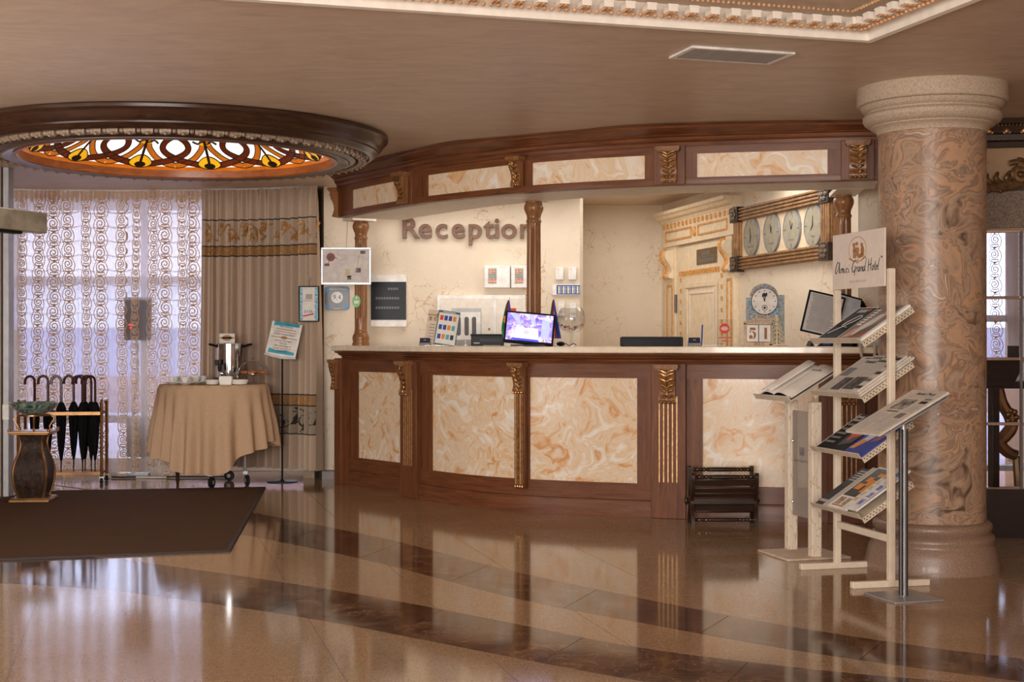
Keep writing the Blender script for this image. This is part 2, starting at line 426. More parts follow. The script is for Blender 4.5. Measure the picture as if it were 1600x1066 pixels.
ca, sa = cos(radians(14.7)), sin(radians(14.7)); U0, V0, TS = .133, 7.75, .605
ntile = 0
for iu in range(-12, 16):
    for iv in range(-6, 11):
        q = [(U0+(iu+a)*TS, V0+(iv+b)*TS) for a, b in ((0, 0), (1, 0), (1, 1), (0, 1))]
        e = []
        for k in range(4):
            a, b = q[k], q[(k+1) % 4]
            cx = (q[0][0]+q[2][0])/2; cy = (q[0][1]+q[2][1])/2
            for t in range(6):
                u = a[0]+(b[0]-a[0])*t/6; v = a[1]+(b[1]-a[1])*t/6
                u = cx+(u-cx)*(1-2*G/TS*1.3); v = cy+(v-cy)*(1-2*G/TS*1.3)
                e.append((u*ca-v*sa, u*sa+v*ca))
        mx = sum(p[0] for p in e)/len(e); my = sum(p[1] for p in e)/len(e)
        if my < 4.2 or my > 13.6 or abs(mx) > .36*my+.55: continue
        for part in (clip(e, fB1, True), clip(clip(e, fB0, False), fA1, True) if my > 3 else [], clip(e, fA0, False)):
            if len(part) < 3 or area2(part) < .0008: continue
            MB().prism(part, -.02, 0).build('tile', M_gran, floor, world=True, sm=0); ntile += 1
def band(f0, f1, x0, x1, step, first):
    c = [x0]; x = first
    while x < x1: c.append(x); x += step
    c.append(x1)
    for a, b in zip(c, c[1:]):
        n = 8; lo = [(a+(b-a)*k/n+(.0011 if k == 0 else -.0011 if k == n else 0)) for k in range(n+1)]
        low = [(x, f0(x)+G) for x in lo]; up = [(x+.19, f1(x+.19)-G) for x in lo][::-1]
        MB().prism(low+up, -.02, 0).build('marble_slab', M_emp, floor, world=True, sm=0)
band(fA0, fA1, -3.6, 2.2, .62, -1.75)
band(fB0, fB1, -3.0, 2.6, .56, -2.0)

# ------------------------------------------------------------------ ceiling with the tray opening
P0 = hz(1358, 60, CEIL); ang = radians(16.3)
dA = Vector((-cos(ang), -sin(ang))); dB = Vector((sin(ang), -cos(ang)))
tray = [Vector(P0), Vector(P0)+dA*4.6, Vector(P0)+dA*4.6+dB*3.6, Vector(P0)+dB*3.6]
circ = [Vector((-2.26+1.16*cos(2*pi*i/72), 9.66+1.16*sin(2*pi*i/72))) for i in range(72)]
bm = bmesh.new(); outer = [bm.verts.new((x, y, CEIL)) for x, y in ((-5.6, -4), (5.2, -4), (5.2, 15.2), (-5.6, 15.2))]
inner = [bm.verts.new((p.x, p.y, CEIL)) for p in tray]; cir = [bm.verts.new((p.x, p.y, CEIL)) for p in circ]; ed = []
for L in (outer, inner, cir):
    for i in range(len(L)): ed.append(bm.edges.new((L[i], L[(i+1) % len(L)])))
bmesh.ops.triangle_fill(bm, edges=ed, use_beauty=True)
vv = [v.co.copy() for v in bm.verts]; bm.verts.index_update(); ff = [tuple(v.index for v in f.verts) for f in bm.faces]; bm.free()
ceil = MB().add(vv, ff).build('ceiling', M_ceil, sm=0, kind='structure')
pc = [p+(dA+dB)*0 for p in tray]
up = MB(); up.prism([(p.x+(q[0]), p.y+(q[1])) for p, q in zip(tray, ((0, 0),)*4)], CEIL+.088, CEIL+.12); up.build('trim_9', M_ceil, sm=0, kind='structure')

cor = thing('trim_1', None, None, (P0[0], P0[1], CEIL), kind='structure')
prof = [(-.012, .002), (-.012, -.014), (.014, -.018), (.018, -.008), (.034, -.010), (.040, .0), (.058, .002), (.066, .012), (.078, .016), (.10, .022), (.106, .036), (.112, .044), (.165, .046), (.170, .057), (.182, .061), (.190, .071), (.208, .074), (.214, .080), (.229, .086), (.232, .30), (-.012, .30)]
ring = [(p.x, p.y) for p in tray]
MB().sweep(ring, [(o, CEIL+z) for o, z in prof], closed=True).build('moulding', M_whitep, cor, world=True, sm=25)
# tray loop order P0 -> A -> .. : right-hand side of dA is (dA.y,-dA.x); the profile offset must point into the opening
inA, inB = dB, dA
eggs = MB(); beads = MB(); ptsA = []
def run(p, d, n_in, L, step, fn):
    k = 0
    while k*step < L:
        fn(p+d*(k*step), d, n_in); k += 1
def egg(p, d, n): q = p+n*.09; eggs.ball((q.x, q.y, CEIL+.016), (.0105, .0105, .010), 8, 5)
def bead(p, d, n): q = p+n*.198; beads.ball((q.x, q.y, CEIL+.068), (.008, .008, .008), 6, 4)
run(tray[0]+(dA+dB)*.09-dB*.09, dA, dB, 3.2, .0335, egg); run(tray[0]+(dA+dB)*.09-dA*.09, dB, dA, 1.3, .0335, egg)
run(tray[0]+(dA+dB)*.198-dB*.198, dA, dB, 3.0, .024, bead); run(tray[0]+(dA+dB)*.198-dA*.198, dB, dA, 1.2, .024, bead)
M_tan = mk('tan_gilding', (206, 158, 116), .45, .1, var=.15, vs=60)
eggs.build('egg_moulding', M_tan, cor, world=True, kind='stuff'); beads.build('bead_moulding', M_tan, cor, world=True, kind='stuff')
mod = MB().b2(-.021, .021, .106, .168, .020, .052).b2(-.024, .024, .104, .170, .042, .050)
mleaf = MB()
for s in (-1, 1):
    for k in range(3): mleaf.ball((s*.009, .116+.018*k, .018), (.010, .010, .006), 7, 4)
mleaf.ball((0, .106, .028), (.016, .007, .014), 8, 5)
first = None
for d, nin, L in ((dA, dB, 3.0), (dB, dA, 1.2)):
    k = 0
    while .16+k*.098 < L:
        p = tray[0]+d*(.16+k*.098); sg_ = 1 if d is dA else -1; M = fr((p.x-P0[0], p.y-P0[1], 0), (sg_*d.x, sg_*d.y, 0), (nin.x, nin.y, 0))
        if first is None:
            mo = mod.build('modillion', M_whitep, cor, sm=0); lf = mleaf.build('leaf', M_tan, mo); first = (mo, lf); mo.matrix_basis = M
        else:
            a = first[0].copy(); COL.objects.link(a); a.matrix_basis = M; b = first[1].copy(); COL.objects.link(b); b.parent = a
        k += 1

# ceiling vent
vp = [hz(1043.2, 88.4, CEIL), hz(1204.7, 99.1, CEIL), hz(1246, 80.6, CEIL), hz(1076.3, 69.9, CEIL)]
vc = Vector((sum(p[0] for p in vp)/4, sum(p[1] for p in vp)/4, CEIL)); va = radians(17)
vent = thing('ceiling_vent', 'white rectangular air vent with grey slats in the tan ceiling', 'vent', vc, va)
fm = MB()
for a in ((-.272, .272, -.139, -.112), (-.272, .272, .112, .139), (-.272, -.245, -.112, .112), (.245, .272, -.112, .112)): fm.b2(a[0], a[1], a[2], a[3], -.012, .0)
M_vent = mk('grey_vent_metal', (150, 144, 136), .5); fm.build('vent_frame', M_white, vent, bev=.003)
MB().b2(-.245, .245, -.112, .112, -.003, -.001).build('backing', mk('dark_vent_gap', (40, 38, 36), .6), vent)
sl = MB().box((0, 0, 0), (.49, .0125, .0025), RX(radians(-30)))
for k in range(13):
    q = sl.build('slat', M_vent, vent, sm=0) if k == 0 else q.copy()
    if k: COL.objects.link(q)
    q.location = (0, -.102+.017*k, -.008)

# ------------------------------------------------------------------ walls
YB = 12.85
def wall(name, pts, z0, z1, mat, kind='structure'):
    return MB().prism(pts, z0, z1).build(name, mat, kind=kind, sm=0)
wall('wall_back', [(-1.70, YB), (X_(906, YB), YB), (X_(906, YB)+.03, YB+.04), (X_(906, YB)+.03, 14.6), (X_(906, YB)-.15, 14.75), (-1.85, 14.75), (-1.80, YB+.5)], 0, CEIL, M_crack)
wall('wall_recess', [(.55, 14.6), (1.56, 14.6), (1.56, 14.75), (.55, 14.75)], 0, CEIL, M_crack)
RW0 = Vector((1.54, 14.6, 0)); dR = Vector((.218, -.976, 0)).normalized(); nR = Vector((.976, .218, 0)).normalized()   # nR points into the wall
e1 = RW0+dR*4.42
wall('wall_service', [(RW0.x, RW0.y), (e1.x, e1.y), (e1.x+nR.x*.15, e1.y+nR.y*.15), (RW0.x+nR.x*.15, RW0.y+nR.y*.15)], 0, CEIL, M_crack)
wall('wall_service_end', [(e1.x, e1.y), (e1.x+.9, e1.y+.02), (e1.x+.9, e1.y+.15), (e1.x, e1.y+.15)], 0, CEIL, M_crack)
wall('wall_left', [(-5.6, -4), (-5.45, -4), (-5.45, 15.0), (-5.6, 15.0)], 0, CEIL, M_crackd)
wall('wall_front', [(-5.6, -4.15), (5.2, -4.15), (5.2, -4), (-5.6, -4)], 0, CEIL+.4, M_crackd)
wall('wall_right', [(5.2, -4.15), (5.35, -4.15), (5.35, 15.0), (5.2, 15.0)], 0, CEIL, M_crackd)
MB().sweep([(-1.82, YB+.5), (-1.70, YB), (-1.40, YB)], [(0, 0), (.018, 0), (.018, .075), (.006, .085), (0, .085)]).build('baseboard_back', mk('grey_stone_skirting', (112, 96, 86), .4), kind='structure')
# reception ceiling cove strip above the service wall
# window wall: frame members stand between glass panes
YW = 13.75
def window(name, x0, x1, z0, z1, Y, vert, horz, w=.06):
    o = MB()
    o.b2(x0-w, x0, Y-.03, Y+.05, z0, z1).b2(x1, x1+w, Y-.03, Y+.05, z0, z1).b2(x0-w, x1+w, Y-.03, Y+.05, z1, z1+w).b2(x0-w, x1+w, Y-.03, Y+.05, z0-w, z0)
    r = o.build(name, M_white, kind='structure', bev=.004)
    xs = [x0]+vert+[x1]; zs = [z0]+horz+[z1]
    for x in vert: MB().b2(x-w/2, x+w/2, Y-.025, Y+.04, z0, z1).build('mullion', M_white, r, world=True, sm=0)
    for z in horz: MB().b2(x0, x1, Y-.02, Y+.03, z-w*.6, z+w*.6).build('transom', M_white, r, world=True, sm=0)
    for a, b in zip(xs, xs[1:]):
        for c, d in zip(zs, zs[1:]): MB().b2(a, b, Y+.008, Y+.012, c, d).build('pane', M_pane, r, world=True, sm=0)
    return r
window('window_1', -5.2, -1.95, .12, 2.58, YW, [X_(27, YW), X_(226, YW)], [Z_(438, YW), Z_(655, YW)])
wall('wall_window', [(-5.45, YW-.02), (-1.85, YW-.02), (-1.85, YW+.06), (-5.45, YW+.06)], 0, .06, M_whitep)
wall('wall_jamb_light_block', [(-1.90, 12.96), (-1.80, 12.96), (-1.78, YW-.10), (-1.78, YW+.06), (-1.90, YW+.06)], 0, CEIL, mk('beige_jamb_paint', (158, 136, 114), .7))  # wall piece added and extended forward to keep window light off the pier
wall('wall_corner', [(-5.45, YW-.02), (-5.26, YW-.02), (-5.26, YW+.06), (-5.45, YW+.06)], 0, CEIL, M_whitep)
ow = MB().b2(-9, 7, 18.0, 18.3, .80, 1.42).build('outside_wall', mk('pale_render', (168, 162, 178), .8, var=.04), kind='structure')
MB().b2(-9, 7, 18.0, 18.3, .34, .80).build('brick_plinth', mk('pale_brick', (164, 136, 130), .8, var=.1, vs=8), ow, world=True)
MB().b2(-9, 7, 17.9, 18.3, -.2, .34).build('ledge', mk('white_ledge', (190, 184, 196), .8), ow, world=True)
MB().b2(-14, 10, 15.5, 40, -.2, -.13).build('outside_ground', mk('pale_paving', (138, 134, 142), .8), kind='structure')

# ------------------------------------------------------------------ marble column
ccx, ccy = X_(1456, 7.86), 7.86
colm = thing('marble_column', 'round marbled stone column with moulded pale capital and brown base', 'column', (ccx, ccy, 0))
bp = [(.362, 0), (.362, .03), (.354, .06), (.350, .085), (.343, .115), (.332, .135), (.326, .15), (.334, .165), (.331, .185), (.318, .197), (.308, .205), (.312, .213), (.319, .225), (.320, .24), (.316, .252), (.305, .262), (.292, .268), (.280, .268)]
MB().lathe(bp, 72).build('base', M_stoned, colm, sm=50)
MB().lathe([(.288, .262), (.288, 2.40)], 72).build('shaft', M_marb, colm)
cp = [(.28, 2.385), (.293, 2.388), (.296, 2.40), (.306, 2.415), (.324, 2.424), (.330, 2.428), (.330, 2.434), (.346, 2.440), (.362, 2.452), (.372, 2.468), (.372, 2.488), (.362, 2.500), (.354, 2.504), (.356, 2.512), (.366, 2.516), (.378, 2.530), (.384, 2.545), (.400, 2.550), (.404, 2.556), (.404, CEIL)]
MB().lathe(cp, 72).build('capital', M_stone, colm, sm=30)
# ------------------------------------------------------------------ reception: plan curves
P1 = [Vector((-1.47, 12.50)), Vector((-1.17, 12.13)), Vector((-.86, 11.75))]
P2 = [Vector((p.x, p.y)) for p in smooth([(-.90, 11.54, 0), (-.703, 11.245, 0), (-.33, 10.78, 0), (.088, 10.45, 0), (.55, 10.24, 0), (1.0, 10.08, 0), (1.6, 9.90, 0), (2.115, 9.80, 0), (2.62, 9.74, 0)], 9)]
PSL = [Vector((p.x, p.y)) for p in smooth([(-1.47, 12.50, 0), (-1.17, 12.07, 0), (-.88, 11.60, 0), (-.66, 11.20, 0), (-.33, 10.78, 0), (.088, 10.45, 0), (.55, 10.24, 0), (1.0, 10.08, 0), (1.6, 9.90, 0), (2.115, 9.80, 0), (2.62, 9.74, 0)], 8)]
PC = [Vector((p.x, p.y)) for p in smooth([(-1.44, 11.85, 0), (-1.25, 11.48, 0), (-.87, 10.89, 0), (-.55, 10.45, 0), (.018, 9.90, 0), (.436, 9.62, 0), (.85, 9.43, 0), (1.159, 9.33, 0), (1.6, 9.22, 0), (2.075, 9.11, 0), (2.36, 9.05, 0)], 8)]
def hit(path, px):
    """arc length along the path where the sight line of photo column px crosses it"""
    k = (px-CX)/F; s = 0
    for a, b in zip(path, path[1:]):
        d = b-a; den = d.x-k*d.y; L = d.length
        if abs(den) > 1e-9:
            t = (k*a.y-a.x)/den
            if -1e-6 <= t <= 1+1e-6: return s+t*L
        s += L
    return s if px > CX+F*path[-1].x/path[-1].y-1 else 0
def at_s(path, s):
    for a, b in zip(path, path[1:]):
        L = (b-a).length
        if s <= L: return a+(b-a)*(s/L), (b-a)/L
        s -= L
    return path[-1].copy(), (path[-1]-path[-2]).normalized()
def sub(path, s0, s1):
    out = [at_s(path, s0)[0]]; s = 0
    for a, b in zip(path, path[1:]):
        s += (b-a).length
        if s0+1e-4 < s < s1-1e-4: out.append(b)
    out.append(at_s(path, s1)[0]); return out
def subpx(path, a, b): return sub(path, hit(path, a), hit(path, b))
def fpath(path, px, o=0):
    """frame on the path: x along it, -y outward, z up"""
    p, d = at_s(path, hit(path, px)); n = Vector((d.y, -d.x)); p = p+n*o
    return fr((p.x, p.y, 0), (d.x, d.y, 0))
def rect(o0, o1, z0, z1): return [(o0, z0), (o1, z0), (o1, z1), (o0, z1)]

def corbel(parent, M, z1, h, w, dep, name='corbel'):
    """carved bracket: wooden block and cap, S-scroll front with gilded acanthus and a row of beads"""
    b = MB(M); b.b2(-w*.62, w*.62, -dep*1.15, 0, z1-h*.10, z1); b.b2(-w*.56, w*.56, -dep*1.02, 0, z1-h*.14, z1-h*.10)
    P = [(dep*.92, .14), (dep*1.0, .2), (dep*.97, .30), (dep*.80, .42), (dep*.60, .55), (dep*.50, .68), (dep*.50, .80), (dep*.62, .88), (dep*.60, .96), (dep*.40, 1.0)]
    S = smooth([(-o, z1-h*t, 0) for o, t in P], 4)
    pts = [(p.x, p.y) for p in S]
    vs = [(x, y, z) for x in (-w*.42, w*.42) for y, z in [(0, z1-h*.14)]+pts+[(0, z1-h)]]; n = len(pts)+2
    b.add(vs, [tuple(range(n)), tuple(range(n, 2*n))[::-1]]+[(i, (i+1) % n, n+(i+1) % n, n+i) for i in range(n)])
    c = b.build(name, M_post, parent, world=True, sm=30)
    g = MB(M); m = len(pts)
    g.tube([(0, p[0]-.002, p[1]) for p in pts[:int(m*.86)]], w*.045, 6)
    for k in range(6):
        y, z = pts[int((.06+.125*k)*m)]; y2, z2 = pts[min(m-1, int((.06+.125*k)*m)+3)]; rr = w*.40*(1-.07*k)
        for s in (-1, 1):
            g.tube([(s*w*.03, y-.002, z-h*.05), (s*rr*.55, y-.006, z), (s*rr, y-.003, z+h*.02), (s*rr*1.02, y+.0, z+h*.045)], [w*.05, w*.085, w*.06, w*.02], 6)
    g.build('acanthus_leaf', M_gold, c, world=True)
    q = MB(M)
    for k in range(4): q.ball((w*(-.33+.22*k), -dep*.60, z1-h*.975), (w*.115, dep*.2, h*.045), 8, 5)
    q.build('bead_row', M_gold, c, world=True); return c
def pilaster(parent, M, w, z0, z1, dep, nf, fz0, fz1, fw):
    p = MB(M).b2(-w/2, w/2, -dep, .02, z0, z1).build('pilaster', M_wood, parent, world=True, bev=.004)
    for k in range(nf):
        x = fw*(-.5+k/(nf-1)); MB(M).b2(x-.0042, x+.0042, -dep-.005, -dep+.002, fz0, fz1).build('flute', M_goldl, p, world=True, sm=0)
    return p

# ------------------------------------------------------------------ reception desk
desk = thing('reception_desk', 'curved mahogany reception desk with marbled orange panels and gilded brackets', 'reception desk', (.3, 10.6, 0))
def run_(path, a, b, prof, name, mat, par, **k): return MB().sweep(subpx(path, a, b), prof).build(name, mat, par, world=True, sm=30, **k)
for path, a, b in ((P1, 536, 640), (P2, 622, 1372)):
    run_(path, a, b, rect(-.32, -.016, 0, 1.10), 'carcass', M_wood, desk)
    run_(path, a, b, [(-.016, 0), (.022, 0), (.022, .10), (.016, .116), (-.016, .116)], 'base_board', M_woodh, desk)
    run_(path, a, b, rect(-.016, .006, .118, .237), 'bottom_rail', M_woodh, desk)
    run_(path, a, b, rect(-.016, .006, .985, 1.10), 'top_rail', M_woodh, desk)
for path, a, b in ((P1, 549, 560), (P1, 627.5, 640), (P2, 661, 675.5), (P2, 806, 828), (P2, 995.8, 1019), (P2, 1072, 1098), (P2, 1279, 1300)):
    run_(path, a, b, rect(-.016, .006, .237, .985), 'stile', M_wood, desk)
for path, a, b in ((P1, 560, 627.5), (P2, 675.5, 806), (P2, 828, 995.8), (P2, 1098, 1279)):
    run_(path, a, b, rect(-.014, -.006, .237, .985), 'marbled_panel', M_swirl, desk)
mould = [(-.02, 1.085), (.014, 1.085), (.022, 1.10), (.030, 1.104), (.036, 1.118), (.060, 1.128), (.074, 1.142), (.098, 1.148), (.104, 1.162), (-.02, 1.162)]
MB().sweep(PSL, mould).build('cornice_moulding', M_woodh, desk, world=True, sm=20)
# pilasters with brackets
MB(fpath(P1, 542)).b2(-.05, .06, -.10, .02, 0, 1.10).build('pilaster', M_wood, desk, world=True, bev=.004)
corbel(desk, fpath(P1, 540, .10), 1.09, .26, .075, .055)
for px, w, z in ((645, .26, 1.09), (1046, .25, 1.085), (1322, .25, 1.085)):
    M = fpath(P2, px, .0); pilaster(desk, M, w, 0, 1.09, .045, 5 if px != 1046 else 5, .255, .86, .125)
    corbel(desk, M @ T(0, -.045, 0), z, .27, .135, .075)
M = fpath(P2, 817, .004)
hp = MB(M).b2(-.045, .045, -.045, .02, .17, .99).build('half_column', M_wood, desk, world=True, bev=.004)
for k in range(4): MB(M).tube([(-.03+.02*k, -.045, .20), (-.03+.02*k, -.045, .90)], .0075, 6).build('flute', M_goldl if k % 2 == 0 else M_gold, hp, world=True)
for k in range(4): hp2 = MB(M).ball((-.03+.02*k, -.05, .185), (.011, .014, .018), 8, 5).build('drop', M_gold, hp, world=True)
corbel(desk, M @ T(0, -.02, 0), 1.09, .22, .105, .085)
ctop = MB().sweep([PSL[0]+Vector((-.01, .0))]+PSL[1:], [(.135, 1.166), (.14, 1.17), (.14, 1.206), (.135, 1.21), (-.42, 1.21), (-.42, 1.164), (.13, 1.164)]).build('countertop', mk('cream_stone_worktop', (236, 218, 192), .25, 0, .5, .2, .04), sm=30)
tag(ctop, 'long curved cream stone worktop lying on the reception desk', 'countertop')

# ------------------------------------------------------------------ canopy above the desk
ZB, ZT = 2.276, 2.531
can = thing('reception_canopy', 'curved wooden canopy with marbled panels and gilded brackets above the reception desk', 'canopy', (.3, 10.2, ZB))
def runc(a, b, prof, name, mat, **k): return run_(PC, a, b, prof, name, mat, can, **k)
L0, L1 = 530, 1373
runc(L0, L1, rect(-.06, -.014, ZB, CEIL), 'carcass', M_wood)
runc(L0, L1, [(-.014, ZB), (.010, ZB), (.012, ZB+.006), (.010, ZB+.046), (-.014, ZB+.046)], 'bottom_rail', M_woodh)
runc(L0, L1, rect(-.014, .010, 2.478, ZT), 'top_rail', M_woodh)
for a, b in ((530, 551), (623.5, 669), (804, 832), (1008, 1089), (1293, 1373)): runc(a, b, rect(-.014, .010, ZB+.046, 2.478), 'stile', M_wood)
for a, b in ((551, 623.5), (669, 804), (832, 1008), (1089, 1293)): runc(a, b, rect(-.012, -.004, ZB+.046, 2.478), 'marbled_panel', M_swirl)
sof = runc(L0, L1, rect(-.56, -.06, ZB+.004, ZB+.03), 'soffit', M_whitep)
runc(L0, L1, rect(-.58, -.56, ZB+.004, CEIL), 'inner_fascia', M_whitep)
for px, w, hh in ((637.5, .155, .235), (814.5, .11, .20), (1047, .15, .235), (1340, .15, .235)):
    M = fpath(PC, px, .010)
    if px != 814.5: MB(M).b2(-.105, .105, -.022, .01, ZB, ZT).build('pilaster', M_wood, can, world=True, bev=.004)
    corbel(can, M @ T(0, -.018, 0), ZT-.01, hh, .125 if px != 814.5 else .095, .07)
corbel(can, fpath(PC, 534, .01) @ RZ(radians(-50)), ZT-.01, .24, .10, .08)
# crown: lofted from the face to the ceiling line
CR = {530: (-1.52, 11.42), 560: (-1.22, 11.08), 600: (-.965, 10.72), 650: (-.70, 10.30), 700: (-.447, 9.936), 750: (-.22, 9.79), 800: (0, 9.66), 850: (.208, 9.52), 900: (.423, 9.39), 960: (.66, 9.22), 1030: (.942, 9.10), 1080: (1.143, 9.07), 1150: (1.42, 9.02), 1250: (1.83, 8.98), 1373: (2.31, 8.96)}
ks = sorted(CR)
crp = smooth([(CR[k][0], CR[k][1], 0) for k in ks], 6); fcp = []
for i, k in enumerate(ks):
    p, d = at_s(PC, hit(PC, k)); fcp.append((p.x+d.y*.01, p.y-d.x*.01, 0))
fcp = smooth(fcp, 6)
shape = [(0, .0), (.10, .0), (.13, .022), (.20, .026), (.26, .034), (.30, .052), (.42, .056), (.46, .064), (.60, .072), (.74, .086), (.84, .092), (.88, .106), (.97, .109), (1, .114), (.5, .114), (0, .114)]
n = len(shape)
vs = []; fs = []
for a, b in zip(fcp, crp):
    for t, z in shape: q = a+(b-a)*t; vs.append((q.x, q.y, ZT-.004+z))
for i in range(len(crp)-1):
    for k in range(n-1): fs.append((i*n+k, (i+1)*n+k, (i+1)*n+k+1, i*n+k+1))
fs += [tuple(range(n)), tuple(range((len(crp)-1)*n, len(crp)*n))]
MB().add(vs, fs).build('crown_moulding', M_woodh, can, world=True, sm=22)

# posts between worktop and canopy
def fl_mod(a, z): return 1-.12*(.5+.5*cos(a*12)) if 1.43 < z < 2.10 else 1
pr = [(.0, 1.211), (.074, 1.211), (.076, 1.225), (.068, 1.245), (.072, 1.262), (.074, 1.28), (.066, 1.305), (.056, 1.318), (.058, 1.33), (.053, 1.345), (.053, 1.40), (.053, 1.44), (.054, 1.46), (.054, 1.7), (.053, 1.9), (.052, 2.07), (.052, 2.095), (.052, 2.12), (.057, 2.128), (.057, 2.138), (.050, 2.15), (.053, 2.175), (.064, 2.20), (.071, 2.22), (.072, 2.24), (.066, 2.262), (.060, 2.268), (.060, ZB+.002), (.0, ZB+.002)]
for px, o, lab in ((564, .06, 'fluted wooden post at the left end of the desk, behind the framed map'), (834, -.10, 'fluted wooden post in the middle of the desk, beside the sign letters'), (1318, -.28, 'fluted wooden post at the right end of the desk, beside the clock board')):
    p, d = at_s(PSL, hit(PSL, px)); p = p+Vector((d.y, -d.x))*o; p.x = (px-CX)/F*p.y
    if px > 0: MB(fr((p.x, p.y, 0), (d.x, d.y, 0))).b2(-.09, .09, -.45 if px > 1000 else -.30 if px > 800 else -.13, .10, ZB+.003, ZB+.03).build('post_header', M_whitep, can, world=True, sm=0)
    if px == 564: POST1 = (p.x, p.y)
    t = thing('wooden_post', lab, 'post', (p.x, p.y, 1.211), group='posts carrying the canopy')
    q = T(0, 0, -1.211)
    MB(q).lathe([x for x in pr if x[1] <= 1.346]+[(0, 1.346)], 32).build('base', M_post, t, sm=40)
    MB(q).lathe([(0, 1.345)]+[x for x in pr if 1.345 <= x[1] <= 2.12]+[(0, 2.12)], 72, None, (0, 0), fl_mod).build('shaft', M_post, t, sm=30)
    MB(q).lathe([(0, 2.119)]+[x for x in pr if x[1] >= 2.12], 32).build('capital', M_post, t, sm=40)

# ------------------------------------------------------------------ stained glass ceiling light
RC = Vector((-2.26, 9.66)); sk = thing('stained_glass_ceiling_light', 'round stained glass ceiling light in a dark carved wooden ring', 'ceiling light', (RC.x, RC.y, 2.455))
q = T(0, 0, -2.455)
ring_p = [(1.40, CEIL), (1.413, CEIL-.012), (1.412, CEIL-.03), (1.395, CEIL-.042), (1.388, CEIL-.05), (1.375, CEIL-.075), (1.352, CEIL-.098), (1.345, CEIL-.102), (1.343, CEIL-.112), (1.325, CEIL-.122), (1.312, CEIL-.135), (1.30, CEIL-.14), (1.285, CEIL-.142), (1.28, CEIL-.13), (1.27, CEIL-.128), (1.20, CEIL-.135), (1.19, CEIL-.16), (1.15, CEIL-.172), (1.148, CEIL), (1.40, CEIL)]
MB(q).lathe(ring_p, 120).build('outer_ring', M_woodd, sk, sm=25)
lip = [(1.15, CEIL-.150), (1.145, CEIL-.176), (1.13, CEIL-.181), (1.085, CEIL-.168), (1.065, CEIL-.166), (1.06, CEIL-.10), (1.149, CEIL-.10)]
MB(q).lathe(lip+[lip[0]], 120).build('inner_ring', mk('grey_brown_wood', (92, 74, 64), .35, coat=.2), sk, sm=25)
M_rimw = wood('honey_wood_rim', (120, 62, 28), (158, 88, 40), (186, 112, 56), (3, 3, 10))
MB(q).lathe([(1.066, CEIL-.172), (1.045, CEIL-.174), (1.035, CEIL-.165), (1.032, CEIL-.11), (1.066, CEIL-.11), (1.066, CEIL-.172)], 120).build('rim', M_rimw, sk, sm=25)
def emis(name, c, s, c2=None):
    return mk(name, c, .25, 0, .5, 0, .16 if c2 is None else .03, 9, em=c, es=s)
GZ = CEIL-.128-2.455; DR = 1.05
def dome(x, y): return GZ+.47*(1-min(1, (x*x+y*y)/(DR*DR)))
def onto(pts, d): return [(x, y, dome(x, y)-d) for x, y in pts]
def pol(phi, r): a = pi/2-radians(phi); return (r*cos(a), r*sin(a))
MB().surf(lambda u, v: (DR*v*cos(2*pi*u), DR*v*sin(2*pi*u), dome(DR*v*cos(2*pi*u), DR*v*sin(2*pi*u))), 96, 14, closed=True).build('white_glass', emis('milk_glass_lit', (250, 250, 246), .95, 1), sk, fixn=False, sm=60)
M_gor = emis('orange_glass_lit', (206, 112, 30), .5); M_gbr = emis('brown_glass_lit', (112, 48, 26), .3); M_gye = emis('yellow_glass_lit', (236, 170, 30), .75)
M_lead = mk('lead_came', (46, 34, 26), .5)
MB().surf(lambda u, v: ((1.005+.045*v)*cos(2*pi*u), (1.005+.045*v)*sin(2*pi*u), dome((1.005+.045*v)*cos(2*pi*u), (1.005+.045*v)*sin(2*pi*u))-.004), 120, 2, closed=True).build('border_glass', M_gor, sk, fixn=False, sm=60)
def strip(M, ctr, hw, d):
    P = smooth([(x, y, 0) for x, y in ctr], 5); L = []; Rr = []
    for i, p in enumerate(P):
        t = (P[min(i+1, len(P)-1)]-P[max(i-1, 0)]).normalized(); nn = Vector((-t.y, t.x, 0))*hw; L.append((p.x+nn.x, p.y+nn.y)); Rr.append((p.x-nn.x, p.y-nn.y))
    n = len(P); m = MB(M).add(onto(L, d)+onto(Rr, d), [(i, i+1, n+i+1, n+i) for i in range(n-1)])
    return m, onto(L, d), onto(Rr, d)
NR = 12
